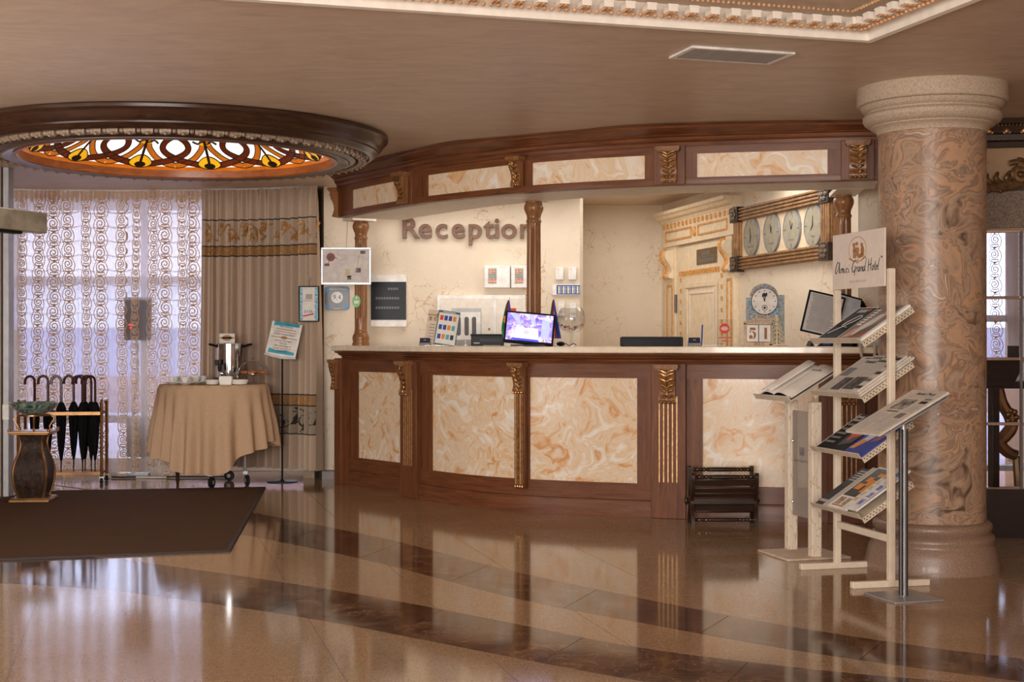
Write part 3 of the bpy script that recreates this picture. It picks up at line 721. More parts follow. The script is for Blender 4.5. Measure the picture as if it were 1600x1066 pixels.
for k in range(NR):
    a = 2*pi*k/NR; M = Matrix.Rotation(a, 4, 'Z'); M2 = Matrix.Rotation(a+pi/NR, 4, 'Z')      # local +y radial
    for s in (-1, 1):
        m, L, Q = strip(M2, [pol(0, .992), pol(s*4, .978), pol(s*8, .94), pol(s*11, .89), pol(s*13, .84), pol(s*14, .76), pol(s*13, .66)], .019, .007+.001*s)
        g = m.build('orange_arc_glass', M_gor, sk, sm=60, fixn=False); MB(M2).tube(L, .0038, 4).tube(Q, .0038, 4).build('came', M_lead, g)
        m, L, Q = strip(M2, [pol(-s*13, .985), pol(-s*8, .972), pol(-s*2, .945), pol(s*3.2, .905), pol(s*6, .86), pol(s*5.8, .81), pol(s*3.2, .765), pol(-s*1, .735)], .020, .011+.001*s)
        g = m.build('brown_arc_glass', M_gbr, sk, sm=60, fixn=False); MB(M2).tube(L, .0038, 4).tube(Q, .0038, 4).build('came', M_lead, g)
    dp_ = [(.085*sin(t)*(1-.25*max(0, -cos(t+pi))), .965+.042*(1.35*cos(t+pi) if cos(t+pi) < 0 else cos(t+pi))) for t in [2*pi*i/24 for i in range(24)]]
    o = onto(dp_, .016); d = MB(M).add(o+[(0, .965, dome(0, .965)-.016)], [(i, (i+1) % 24, 24) for i in range(24)]).build('drop_glass', M_gye, sk, sm=60, fixn=False)
    MB(M).tube(o, .0045, 4, closed=True).build('came', M_lead, d)
    co = onto([(.042*sin(t), .980+.022*cos(t)) for t in [2*pi*i/16 for i in range(16)]], .020)
    MB(M).add(co+[(0, .98, dome(0, .98)-.022)], [(i, (i+1) % 16, 16) for i in range(16)]).build('drop_core', M_lead, d, sm=60, fixn=False)
    m, L, Q = strip(M, [(0, .97), (0, .92), (0, .86), (0, .80), (0, .70)], .010, .019); m.build('stem', M_lead, sk, sm=60, fixn=False)
    lf = onto([(.042*cos(t), .80+.012*sin(t)) for t in [2*pi*i/14 for i in range(14)]], .018)
    g = MB(M).add(lf+[(0, .80, dome(0, .80)-.018)], [(i, (i+1) % 14, 14) for i in range(14)]).build('leaf_glass', M_gye, sk, sm=60, fixn=False)
    MB(M).tube(onto([(x, .79+.012*sin(x*90)) for x in [-.085+.017*i for i in range(11)]], .014), .008, 5).build('came', M_lead, g)
# carved rosettes and beads round the ring
M_carv = mk('carved_gypsum_bronze', (150, 128, 108), .5, .1, var=.18, vs=70)
NB = 76
ro = MB().b2(-.034, .034, -.024, .024, -.030, .0)
for s in (-1, 1): ro.ball((s*.018, -.004, -.030), (.019, .024, .012), 8, 4)
ro.ball((0, .012, -.032), (.016, .016, .012), 8, 4)
pb = MB().ball((.0511, -.004, -.018), (.015, .015, .016), 8, 5).ball((0, -.020, -.036), (.012, .012, .012), 8, 5)
f0 = None
for k in range(NB):
    a = 2*pi*k/NB; M = Matrix.Rotation(a, 4, 'Z') @ T(0, -1.238, CEIL-.128-2.455)
    if f0 is None:
        f0 = ro.build('rosette', M_carv, sk); f1 = pb.build('pearl_pair', M_carv, f0, kind='stuff'); f0.matrix_basis = M
    else:
        o = f0.copy(); COL.objects.link(o); o.matrix_basis = M; o2 = f1.copy(); COL.objects.link(o2); o2.parent = o
# ------------------------------------------------------------------ curtains of the bay window
M_sheer = fabric('sheer_voile', (230, 220, 218), .6, (240, 230, 230), .64)
M_lace = fabric('tan_lace', (222, 192, 156), .46, (228, 196, 158))
M_blind = fabric('white_blind_cloth', (240, 236, 242), .8, (250, 246, 250), .18)
M_drape = fabric('beige_jacquard', (196, 172, 150), .06)
M_drapeg = mk('gold_embroidery', (186, 138, 82), .5, .2, var=.15, vs=60)
M_draped = mk('dark_trim_ribbon', (58, 50, 44), .7)
M_drapet = fabric('tan_band_cloth', (176, 136, 96), .1)
M_drapew = fabric('pale_band_cloth', (170, 152, 132), .1)
def curve_sampler(pts):
    P = smooth([(a, b, 0) for a, b in pts], 14); L = [0]
    for a, b in zip(P, P[1:]): L.append(L[-1]+(b-a).length)
    tot = L[-1]
    def f(u):
        s = max(0, min(1, u))*tot
        lo, hi = 0, len(L)-1
        while hi-lo > 1:
            m = (lo+hi)//2
            if L[m] <= s: lo = m
            else: hi = m
        t = (s-L[lo])/max(L[hi]-L[lo], 1e-9); p = P[lo]+(P[hi]-P[lo])*t; d = (P[hi]-P[lo]).normalized(); return p, d
    return f, tot
def curtain(pts, z0, z1, folds, amp, seed, flare=0):
    f, tot = curve_sampler(pts); r = random.Random(seed); ph = [r.uniform(-.9, .9) for _ in range(60)]
    def S(u, v, off=0):
        p, d = f(u); n = Vector((d.y, -d.x, 0)); k = u*folds; i = int(k) % 50; w = k+.32*(ph[i]*(1-(k % 1))+ph[i+1]*(k % 1))
        a = amp*(.55+.45*abs(ph[(i+7) % 50]))*(.55+.55*(1-v))*(1 if v < .985 else .5)
        c = sin(2*pi*w); c = (abs(c)**.8)*(1 if c > 0 else -1)
        sl = Vector((d.x, d.y, 0))*(flare*(1-v)*(u-.5)+.010*sin(3*v+ph[i]*4))
        q = p+n*(a*c+.014*sin(4*v+ph[i]*5)+off)+sl; return Vector((q.x, q.y, z0+(z1-z0)*v))
    return S, tot
def scroll_motif(uc, vc, h, w, flip, lw):
    """strokes of one lace repeat: a spiral, a heart below it and wavy outlines, in (u,v) metres"""
    out = []
    sp = []
    for i in range(19):
        t = i/18; r = .40*w*(1-.85*t); a = pi/2+flip*(-.6+t*3.6*pi)
        sp.append((uc+flip*w*.04+r*cos(a), vc+h*.12+r*sin(a)*1.15))
    out.append((sp, lw))
    for s in (-1, 1):
        out.append(([(uc+s*w*(.30+.22*sin(pi*i/8)), vc-h/2+h*i/8) for i in range(9)], lw*.75))
        out.append(([(uc, vc-h*.46), (uc+s*w*.30, vc-h*.34), (uc+s*w*.26, vc-h*.20), (uc, vc-h*.24)], lw*1.15))
    out.append(([(uc-w*.1, vc-h*.48), (uc+w*.1, vc-h*.40)], lw*2.2))
    return out
def strokes_on(S, strokes, W, H, off, mb):
    for pts, lw in strokes:
        n = len(pts); A = []; B = []
        for i in range(n):
            a, b = pts[max(i-1, 0)], pts[min(i+1, n-1)]; dx, dy = b[0]-a[0], b[1]-a[1]; L = hypot(dx, dy) or 1; nx, ny = -dy/L*lw/2, dx/L*lw/2
            A.append(S((pts[i][0]+nx)/W, (pts[i][1]+ny)/H, off)); B.append(S((pts[i][0]-nx)/W, (pts[i][1]-ny)/H, off))
        mb.add(A+B, [(i, i+1, n+i+1, n+i) for i in range(n-1)])
sheer = thing('lace_sheer_curtain', 'white lace sheer curtain with tan scroll stripes across the bright window', 'curtain', (-3.6, 13.05, .03))
SP = [(-4.72, 13.0), (-4.3, 13.06), (-3.6, 13.12), (-2.82, 13.08)]
SS, SW = curtain(SP, .035, CEIL-.012, 13, .020, 3)
MB().surf(lambda u, v: SS(u, v), 220, 14).build('voile', M_sheer, sheer, world=True, sm=60, fixn=False)
SHt = CEIL-.047; lm = MB(); cols = [(34, 12), (59, 16), (83, 18), (106, 17), (136, 13), (159, 20), (191, 14), (212, 10), (239, 15), (259, 19), (284, 12), (303, 20)]
fS, _ = curve_sampler(SP)
def u_of(px):
    lo, hi = 0., 1.
    for _ in range(30):
        m = (lo+hi)/2; p, d = fS(m)
        if CX+F*p.x/p.y < px: lo = m
        else: hi = m
    return lo
for ci, (px, wp) in enumerate(cols):
    u0 = u_of(px)*SW; w = wp*.0064; k = 0; v = .02+.05*(ci % 3)
    while v < SHt-.02:
        strokes_on(SS, scroll_motif(u0+.006*sin(v*3+ci), v, .135, w, 1 if k % 2 else -1, .0105), SW, SHt, .004, lm); v += .135; k += 1
lm.build('lace_stripes', M_lace, sheer, world=True, sm=0, kind='stuff', fixn=False)
hd = MB()
for k in range(46):
    u = (k+.5)/46; hd.add([SS(u-.006, .957+.02*R.random(), .007), SS(u+.006, .957+.02*R.random(), .007), SS(u+.009, .999, .007), SS(u-.009, .999, .007)], [(0, 1, 2, 3)])
hd.build('gathered_heading', M_lace, sheer, world=True, sm=0, kind='stuff', fixn=False)
ra = MB(); ra.tube([(p[0], p[1]+.0, CEIL-.006) for p in [(-4.8, 12.99), (-4.3, 13.06), (-3.6, 13.12), (-2.82, 13.08), (-2.3, 12.98), (-1.78, 12.76)]], .008, 6)
tag(ra.build('curtain_rail', M_white), 'thin white curtain rail along the ceiling above the bay window', 'rail')

# scalloped blind between curtain and glass
bl = thing('scalloped_blind', 'white scalloped roman blind hanging behind the lace curtain', 'blind', (-3.9, 13.45, 1.45))
zt = CEIL-.02; step = .137
for k in range(9):
    za = zt-step*k; zb = za-step-.016; pf = []
    def fn(u, v, za=za, zb=zb, k=k):
        x = -5.2+3.2*u; ph = (x*3.9) % 1.0; sag = .022*(1-(2*ph-1)**2)
        z = za+(zb-za)*v-sag; return (x, 13.50-.012*v, z)
    MB().surf(fn, 96, 3).build('blind_fold', M_blind, bl, world=True, sm=60, fixn=False)

# heavy drape with embroidered bands
drape = thing('beige_drape', 'heavy beige drape with gold embroidered bands beside the reception wall', 'curtain', (-2.3, 12.95, .1))
DP = [(-2.84, 13.00), (-2.55, 13.0), (-2.2, 12.92), (-1.95, 12.80), (-1.715, 12.62)]
DZ0, DZ1 = .10, CEIL-.012; DH = DZ1-DZ0
DS, DW = curtain(DP, DZ0, DZ1, 14, .078, 11, .05)
def dv(py): return (Z_(py, 12.85)-DZ0)/DH
def dstrip(v0, v1, off, name, mat): MB().surf(lambda u, v: DS(u, v0+(v1-v0)*v, off), 200, 2).build(name, mat, drape, world=True, sm=60, fixn=False)
MB().surf(lambda u, v: DS(u, v), 200, 16).build('cloth', M_drape, drape, world=True, sm=60, fixn=False)
for py in (342, 383.5, 399): dstrip(dv(py)-.0022, dv(py)+.0022, .004, 'trim_ribbon', M_draped)
dstrip(dv(399), dv(383.5), .003, 'tan_band', M_drapet)
for py in (616, 633, 677): dstrip(dv(py)-.0022, dv(py)+.0022, .004, 'trim_ribbon', M_draped)
dstrip(dv(633), dv(616), .003, 'tan_band', M_drapet); dstrip(dv(677), dv(633), .003, 'pale_band', M_drapew)
def vine(v0, v1, per, lw, mb, off):
    st = []; vc = (v0+v1)/2*DH; h = (v1-v0)*DH; x = .02; k = 0
    while x < DW-.02:
        s = 1 if k % 2 else -1
        st.append(([(x+per*(.5+.42*(1-.62*i/12)*cos(.6+i*.42)), vc+s*h*.34*(1-.62*i/12)*sin(.6+i*.42)) for i in range(13)], lw))
        st.append(([(x, vc-s*h*.35), (x+per*.25, vc-s*h*.40), (x+per*.55, vc-s*h*.18), (x+per, vc+s*h*.35)], lw*1.3))
        for q in (.3, .62): st.append(([(x+per*q, vc+s*h*.02), (x+per*(q+.1), vc+s*h*.30), (x+per*(q+.02), vc+s*h*.46)], lw*1.9))
        x += per; k += 1
    strokes_on(DS, st, DW, DH, off, mb)
e = MB(); vine(dv(378), dv(345), .105, .013, e, .006); vine(dv(398), dv(385), .06, .006, e, .006); vine(dv(632), dv(617), .06, .006, e, .006)
e.build('gold_embroidery', M_drapeg, drape, world=True, sm=0, kind='stuff', fixn=False)
e = MB(); vine(dv(676), dv(634), .12, .010, e, .006); e.build('dark_embroidery', M_draped, drape, world=True, sm=0, kind='stuff', fixn=False)

# ------------------------------------------------------------------ window sill zone: radiator, panel, cables
rad = thing('radiator', 'low grey ribbed radiator behind the lace curtain beside the table', 'radiator', (X_(236, 13.4), 13.38, .16))
MB().b2(-.22, .22, -.03, .03, .0, .37).build('body', mk('grey_radiator', (168, 158, 150), .5), rad, bev=.006)
for k in range(13): 
    x = -.198+.033*k; MB().b2(x-.010, x+.010, -.042, -.028, .02, .35).build('rib', _mc['grey_radiator'], rad, sm=0)
for s in (-.16, .16): MB().b2(s-.02, s+.02, -.02, .02, -.16, .0).build('foot', _mc['grey_radiator'], rad, sm=0)
tv = thing('dark_display_panel', 'dark tilted display panel with red digits behind the lace curtain', 'display', (X_(214, 13.26), 13.24, .68))
Mt = T(0, 0, 0) @ RX(radians(-4))
MB(Mt).b2(-.125, .125, -.02, .02, .58, .98).build('housing', M_blackg, tv, bev=.006)
MB(Mt).b2(-.125, .125, -.022, -.018, .955, .98).build('top_strip', M_steel, tv, sm=0)
rd = MB(Mt)
for x, z in ((-.075, .72), (-.06, .72), (-.045, .715), (-.03, .72), (-.062, .69)): rd.b2(x-.006, x+.006, -.0225, -.02, z-.006, z+.008)
rd.build('red_digits', mk('red_led', (255, 40, 30), .4, em=(255, 30, 25), es=4), tv, sm=0)
MB().tube([(0, .0, .60), (.01, .0, .3), (-.03, .0, .0)], .012, 6).build('stem', M_steel, tv)
MB().b2(-.16, .12, -.05, .05, -.68, -.655).tube([(-.03, 0, .0), (-.02, 0, -.66)], .012, 6).build('floor_foot', M_steel, tv)
for i, (pts, c, lab) in enumerate((
    ([(178, 737), (205, 731), (240, 737), (300, 740), (360, 739)], M_black, 'black cable lying along the floor under the curtain'),
    ([(162, 739), (190, 742), (230, 738), (262, 742)], M_white, 'white cable lying on the floor by the umbrella trolley'),
    ([(160, 735), (180, 734), (200, 741), (236, 736)], M_black, 'short black cable with plug on the floor near the radiator'))):
    P = []
    for px, py in pts:
        Y = 12.97-.0*px; P.append((X_(px, Y), Y-.03*(i == 1)+.02*i*sin(px), .012))
    tag(MB().tube(smooth(P, 6), .007, 6).build('floor_cable', c), lab, 'cable')

# ------------------------------------------------------------------ entrance side at the left edge
dp = thing('entrance_door_frame', 'beige and grey door post at the left edge with a silver door opener bar', 'door frame', (X_(4, 11.5), 11.5, 0))
MB().b2(X_(-20, 11.5), X_(8, 11.5), 11.4, 11.6, 0, CEIL).build('post', mk('beige_post', (186, 166, 146), .5), dp, world=True, bev=.004)
MB().b2(X_(8, 11.45), X_(17, 11.45), 11.40, 11.52, 0, CEIL).build('jamb', M_steel, dp, world=True, bev=.003)
MB().b2(X_(8, 11.45), X_(17.5, 11.45), 11.39, 11.41, .62, .74).build('strike_plate', M_white, dp, world=True, sm=0)
Mo = fr(((X_(-60, 8.6)), 8.35, 0), (X_(58, 9.0)-X_(-60, 8.6), .75, 0)); zz = Z_(345, 9.0)
ob = MB(Mo).b2(-.3, .85*.95, -.05, .05, zz-.075, zz+.058).build('opener_bar', mk('silver_door_bar', (168, 166, 154), .32, .7, var=.2, vs=8), dp, world=True, bev=.006)
MB(Mo).b2(-.3, .60, -.035, .035, zz-.092, zz-.075).build('under_rail', M_black, dp, world=True, sm=0)
MB(Mo).b2(.24, .36, -.053, -.05, zz+.004, zz+.008).b2(.292, .298, -.053, -.05, zz+.0, zz+.014).build('maker_mark', M_grey, dp, world=True, sm=0)
# doormat
mp = [fl(409, 763.5), fl(352, 862), fl(0, 875.5), (-4.02, 7.85), (-4.03, 11.32), (-3.95, 11.62), fl(88, 769)]
def m_carpet():
    t = NT('brown_mat_pile').set(.95, 0, .1); v = t.coord(); n = t.noise(v, 240, 2, .7); n2 = t.noise(v, 3, 3)
    t.col(t.mix(t.mth('MULTIPLY', n2.outputs[0], .3), t.ramp(n.outputs[0], [(.3, (66, 47, 34)), (.7, (110, 82, 62))]), (70, 50, 36))); t.bump(n.outputs[0], .5, .004); return t.m
mat_ = thing('entrance_mat', 'large brown ribbed entrance mat on the polished floor', 'mat', (-3.3, 10, 0))
MB().prism(mp, .0015, .010).build('pile', m_carpet(), mat_, world=True, sm=0)
edge = MB().tube([(p[0], p[1], .006) for p in [mp[5], mp[6], mp[0], mp[1], mp[2], mp[3]]], .008, 6, flat=1).tube([(mp[i][0], mp[i][1], .005) for i in (6, 0, 1, 2)], .0045, 6)
rim = MB()
c0 = Vector((-3.3, 10))
loop = [Vector(p) for p in (mp[6], mp[0], mp[1], mp[2])]
rim.sweep([(p.x, p.y) for p in loop], [(-.03, .0112), (-.03, .001), (.008, .001), (.006, .0085)]).build('rubber_edge', mk('dark_brown_rubber', (40, 29, 23), .6), mat_, world=True, sm=0)

# ------------------------------------------------------------------ pedestal with bowl
pe = thing('vase_pedestal', 'curved brown pedestal with brass edges standing on the mat', 'pedestal', (-3.715, 11.05, .0105), radians(4)); pe.scale = (.95, .95, 1)
MB().b2(-.16, .16, -.16, .16, 0, .022).b2(-.15, .15, -.15, .15, .022, .032).build('brass_foot', M_brass, pe, bev=.004)
wz = [(.0, .098), (.10, .125), (.2, .132), (.28, .118), (.36, .092), (.43, .084), (.50, .100)]
pf = smooth([(w, .032+z*.985, 0) for z, w in wz], 6); pb_ = MB()
vs = []
for p in pf: vs += [(-p.x, -p.x, p.y), (p.x, -p.x, p.y), (p.x, p.x, p.y), (-p.x, p.x, p.y)]
n = len(pf)
pb_.add(vs, [(4*i+k, 4*i+(k+1) % 4, 4*i+4+(k+1) % 4, 4*i+4+k) for i in range(n-1) for k in range(4)]+[(0, 1, 2, 3), (4*n-4, 4*n-3, 4*n-2, 4*n-1)])
def m_burl():
    t = NT('dark_burl_veneer').set(.5, 0, .15, 0); v = t.coord(); n = t.noise(v, 22, 5, .7, .8); t.col(t.ramp(n.outputs[0], [(.35, (30, 22, 18)), (.55, (58, 40, 30)), (.7, (86, 60, 44))])); return t.m
pb_.build('body', m_burl(), pe, sm=30)
for sx in (-1, 1):
    for sy in (-1, 1): MB().tube([(sx*p.x, sy*p.x, p.y) for p in pf], .0115, 8).build('brass_edge', M_brass, pe)
MB().b2(-.165, .165, -.165, .165, .530, .545).b2(-.15, .15, -.15, .15, .518, .530).build('brass_top', M_brass, pe, bev=.004)
for sx in (-1, 1):
    for sy in (-1, 1): MB().ball((sx*.155, sy*.155, .552), .014).build('corner_knob', M_brass, pe)
bs = thing('bowl_stand', 'brass wire stand holding the green bowl on the pedestal', 'stand', (-3.715, 11.05, .556))
tr = MB().tube([(.125*cos(2*pi*i/32), .125*sin(2*pi*i/32), .118) for i in range(32)], .006, 6, closed=True); tr.build('ring', M_brass, bs)
for k in range(4):
    a = radians(20+90*k); MB().tube([(.125*cos(a), .125*sin(a), .118), (.15*cos(a), .15*sin(a), .09), (.115*cos(a), .115*sin(a), .03), (.12*cos(a), .12*sin(a), .006), (.14*cos(a), .14*sin(a), .012)], .006, 6).build('leg', M_brass, bs)
def m_bowl():
    t = NT('green_marbled_glaze').set(.18, 0, .5, .5); v = t.coord((1, 1, 2)); n = t.noise(v, 12, 6, .7, 2.0); t.col(t.ramp(n.outputs[0], [(.36, (46, 58, 54)), (.5, (104, 124, 114)), (.66, (168, 182, 170))])); return t.m
bw = MB(T(-3.715, 11.05, .68)).lathe([(0, -.004), (.07, -.002), (.125, .022), (.165, .058), (.182, .088), (.185, .092), (.178, .094), (.16, .065), (.12, .032), (.06, .010), (0, .008)], 56).build('green_bowl', m_bowl())
tag(bw, 'wide green marbled bowl resting on the brass wire stand', 'bowl')

# ------------------------------------------------------------------ umbrella trolley and umbrellas
TX, TY = X_(100, 12.55), 12.55
tro = thing('umbrella_trolley', 'brass tube umbrella trolley with red tray on black castors', 'umbrella stand', (TX, TY, 0), radians(7))
for sy in (-.14, .14):
    for sx in (-.36, .345): MB().tube([(sx, sy, .06), (sx, sy, .68), (sx*.985, sy*.98, .715)], .014, 8).build('upright', M_brass, tro)
for sx in (-.36, .345): MB().tube([(sx, -.14, .70), (sx, -.11, .728), (sx, .11, .728), (sx, .14, .70)], .014, 8).build('handle_bar', M_brass, tro)
for sy in (-.14, .14): MB().b2(-.36, .345, sy-.008, sy+.008, .60, .632).build('top_rail', M_brass, tro, bev=.002)
for sy in (-.14, .14): MB().b2(-.36, .345, sy-.008, sy+.008, .075, .105).build('bottom_rail', M_brass, tro, bev=.002)
MB().b2(-.35, .335, -.135, .135, .078, .092).build('drip_tray', mk('red_tray', (150, 40, 40), .5), tro, sm=0)
for sx in (-.36, .345):
    for sy in (-.14, .14):
        c = MB().lathe([(0, -.014), (.020, -.014), (.026, -.008), (.026, .008), (.020, .014), (0, .014)], 16, T(sx, sy, .026) @ RY(pi/2)).build('castor', M_rubber, tro)
        MB().b2(sx-.018, sx+.018, sy-.006, sy+.006, .026, .064).build('fork', M_steel, c, sm=0)
M_canvas = mk('black_canopy_cloth', (16, 15, 17), .8, 0, .2); M_hnd = mk('cherry_wood_handle', (66, 28, 20), .3, 0, .4)
def make_umbrella(label, loc, rz):
    u = thing('umbrella', label, 'umbrella', loc, rz, 'umbrellas in the trolley')
    def md(a, z): return 1+.13*cos(a*8)*(1 if .18 < z < .58 else .3)
    MB().lathe([(.0, .10), (.010, .11), (.018, .16), (.026, .24), (.034, .36), (.038, .46), (.039, .56), (.027, .60), (.016, .62), (0, .622)], 32, None, (0, 0), md).build('canopy', M_canvas, u, sm=50)
    MB().tube([(0, 0, 0), (0, 0, .11)], [.0045, .006], 8).build('ferrule', M_blackg, u)
    MB().lathe([(.030, .462), (.043, .47), (.043, .485), (.03, .49)], 20).build('strap', M_canvas, u)
    h = [(0, 0, .615), (0, 0, .74), (0, 0, .80)]+[(-.042+.042*cos(a), 0, .80+.048*sin(a)) for a in [pi*i/9 for i in range(1, 10)]]+[(-.084, 0, .775)]
    MB().tube(h, [.0115]*(len(h)-1)+[.013], 10).build('crook_handle', M_hnd, u); return u
ul = [(52, 0, .0, 'leftmost umbrella behind the green bowl in the trolley'), (73, 8, .0, 'second umbrella from the left, half behind the pedestal bowl'), (93.5, 15, .02, 'black umbrella with dark red crook just right of the bowl'), (113, 5, .01, 'black umbrella standing alone mid trolley, slightly crumpled cloth'), (127, 25, -.01, 'black umbrella left of the trio at the trolley right end'), (131, -5, .06, 'tall rear umbrella among the trio at the right end'), (140.5, 0, .045, 'umbrella of the right end trio with the crook turned away'), (146.5, 35, -.02, 'rightmost umbrella in the trolley beside the brass upright')]
for i, (px, rz, dz, lab) in enumerate(ul):
    Y = (12.50, 12.60, 12.50, 12.60, 12.49, 12.625, 12.565, 12.49)[i]; Y += (X_(px, Y)-TX)*.123
    make_umbrella(lab, (X_(px, Y)+.012, Y, .093+max(0, dz)*.0), radians(rz))

# ------------------------------------------------------------------ tea table
tx, ty = X_(334, 12.42), 12.42; TH = .872
tab = thing('tea_table', 'round trolley table on castors under the peach cloth', 'table', (tx, ty, 0))
MB().lathe([(0, TH-.03), (.44, TH-.03), (.44, TH-.004), (0, TH-.004)], 48).build('tabletop', M_wooddd, tab)
for k, a in enumerate((200, 275, 340, 80)):
    x, y = .31*cos(radians(a)), .31*sin(radians(a))
    l = MB().tube([(x, y, .12), (x, y, TH-.03)], .016, 8).build('leg', M_steel, tab)
    if k == 0: MB().tube([(x, y, .0), (x, y, .12)], [.012, .02], 8).build('peg_foot', M_wooddd, tab); continue
    c = MB().lathe([(0, -.016), (.034, -.016), (.045, -.011), (.045, .011), (.034, .016), (0, .016)], 24, T(x+.02, y, .045) @ RZ(radians(20+50*k)) @ RX(pi/2)).build('castor', M_rubber, tab)
    MB(T(x+.02, y, 0)).lathe([(0, -.020), (.018, -.018), (.018, .018), (0, .020)], 12, T(0, 0, .045) @ RZ(radians(20+50*k)) @ RX(pi/2)).b2(-.03, .01, -.024, .024, .10, .125).build('fork', M_steel, c)
M_cloth = fabric('peach_tablecloth', (206, 172, 140), .08)
hemr = random.Random(5)
def clothf(u, v):
    a = 2*pi*u
    rt = .462
    if v < .25: r = rt*v/.25; return Vector((tx+r*cos(a), ty+r*sin(a), TH+.002))
    t = (v-.25)/.75; fold = sin(a*21+1.3*sin(a*3)); f2 = sin(a*9+.7)
    drop = .50+.235*max(0, cos(a-radians(264)))**1.6+.03*sin(a*4+1)+.02*sin(a*9)
    r = rt+.012+t*(.06 if sin(a) < .2 else .0)+(.038*fold*(1 if sin(a) < .35 else .25)+.016*f2)*min(1, t*1.6)*(.5+.5*t)
    if t < .06: r = rt+.012*t/.06
    return Vector((tx+r*cos(a), ty+r*sin(a), TH+.002-drop*(t**1.02)))
cl = MB().surf(clothf, 220, 20, closed=True).build('tablecloth', M_cloth, sm=70, fixn=False); tag(cl, 'peach tablecloth draped in folds over the round trolley table', 'tablecloth')
tz = TH+.0035
def tp(px, dy): Y = ty+dy; return X_(px, Y), Y
# cups on saucers
def make_cup(label, x, y, sc_=1, stack=0):
    c = thing('tea_cup', label, 'cup', (x, y, tz+.016+stack), R.uniform(0, 6), 'white tea cups on the tea table')
    MB().lathe([(0, 0), (.024, 0), (.027, .004), (.040, .026), (.044, .05), (.0415, .05), (.037, .026), (.022, .006), (0, .005)], 32).build('bowl', M_china, c)
    MB().tube(smooth([(.041, 0, .043), (.06, 0, .040), (.062, 0, .022), (.036, 0, .014)], 4), .0042, 6).build('handle', M_china, c)
    MB().lathe([(.0405, .040), (.0425, .044), (.0435, .048)], 32).build('grey_rim_line', M_lgrey, c); return c
sau = MB().lathe([(0, 0), (.035, 0), (.04, .004), (.066, .013), (.078, .019), (.077, .021), (.06, .015), (.036, .0075), (0, .0075)], 36)
cups = [(271, -.08, 'tea cup at the left end of the row on the table'), (290, -.24, 'front tea cup on its own saucer, left of the sugar bowl'), (305, -.02, 'tea cup behind the front cup, nearest the urn tap'), (284, .12, 'rear tea cup behind the left cup pair'), (316, .10, 'rearmost tea cup beside the urn')]
for i, (px, dy, lab) in enumerate(cups):
    x, y = tp(px, dy); s = sau.build('saucer', M_china) if i == 0 else None
    if i == 0: s0 = s; s.location = (x, y, tz)
    else: s = s0.copy(); COL.objects.link(s); s.location = (x, y, tz)
    tag(s, 'white saucer under the '+lab.split(',')[0], 'saucer', 'white saucers on the tea table'); make_cup(lab, x, y)
x, y = tp(332, -.26)
sb = MB(T(x, y, tz)).lathe([(0, 0), (.04, 0), (.052, .006), (.062, .034), (.066, .042), (.062, .042), (.05, .012), (0, .008)], 32).build('sugar_bowl', M_china); tag(sb, 'shallow white bowl in front of the urn tap', 'bowl')
x, y = tp(374, -.24)
sb = MB(T(x, y, tz)).lathe([(0, 0), (.05, 0), (.064, .006), (.076, .036), (.078, .044), (.073, .044), (.06, .012), (0, .008)], 32).build('dessert_bowl', M_china); tag(sb, 'white bowl right of the napkin holder under the cake dome', 'bowl')
x, y = tp(353, -.30)
nh = thing('napkin_holder', 'white fan napkin holder in front of the urn', 'napkin holder', (x, y, tz))
MB().b2(-.052, .052, -.025, .025, 0, .008).build('base', M_china, nh, bev=.003)
for s in (-1, 1): MB().plate([(-.05, .008), (.05, .008), (.056, .06), (.05, .075), (-.05, .075), (-.056, .06)], s*.022-.003, s*.022+.003).build('side_plate', M_china, nh, bev=.002)
MB().b2(-.048, .048, -.016, .016, .008, .07).build('napkins', M_paper, nh, sm=0)
# urn
x, y = tp(360, .12)
urn = thing('tea_urn', 'tall chrome tea urn with black handles and tap on the table', 'urn', (x, y, tz))
MB().lathe([(0, 0), (.118, 0), (.12, .03), (.112, .04)], 40).build('base', M_black, urn)
MB().lathe([(0, .04), (.112, .04), (.114, .05), (.114, .335), (.118, .338), (.118, .350), (.10, .356), (0, .358)], 48).build('body', M_chrome, urn, sm=30)
for s in (-1, 1): MB().tube(smooth([(s*.11, -.02, .325), (s*.16, -.02, .34), (s*.185, 0, .345), (s*.16, .02, .34), (s*.11, .02, .325)], 4), .010, 8).build('handle', M_black, urn)
tapm = MB().tube([(-.05, -.10, .085), (-.06, -.17, .09)], .013, 8).tube([(-.06, -.165, .10), (-.06, -.17, .035)], [.012, .009], 8); tapm.build('tap', M_chrome, urn)
MB().lathe([(0, .10), (.015, .10), (.02, .13), (.016, .165), (0, .17)], 12, T(-.06, -.165, .01)).build('tap_lever', M_black, urn)
MB().tube([(-.095, -.115, .06), (-.095, -.115, .31)], .010, 8).build('level_glass', M_clear, urn)
MB().b2(-.115, -.075, -.135, -.095, .02, .055).build('level_glass_cap', M_black, urn); MB().b2(-.112, -.078, -.132, -.098, .16, .21).build('level_glass_cap', M_black, urn)
MB().b2(-.01, .03, -.124, -.112, .006, .03).build('switch_panel', M_black, urn, sm=0)
sg = thing('urn_sign', 'small cream card with an orange emblem standing on the urn lid', 'sign', (x-.025, y-.02, tz+.3575))
MB().b2(-.068, .068, -.003, .003, 0, .082).build('card', M_paper, sg, sm=0)
MB().b2(-.062, .062, -.0045, -.003, .036, .052).plate([(.042*cos(t), .044+.026*sin(t)) for t in [2*pi*i/20 for i in range(20)]], -.0045, -.003).build('emblem', M_brownp, sg, sm=0)
MB().b2(-.022, .022, -.0052, -.0045, .040, .047).build('dark_lettering', M_ink, sg, sm=0)
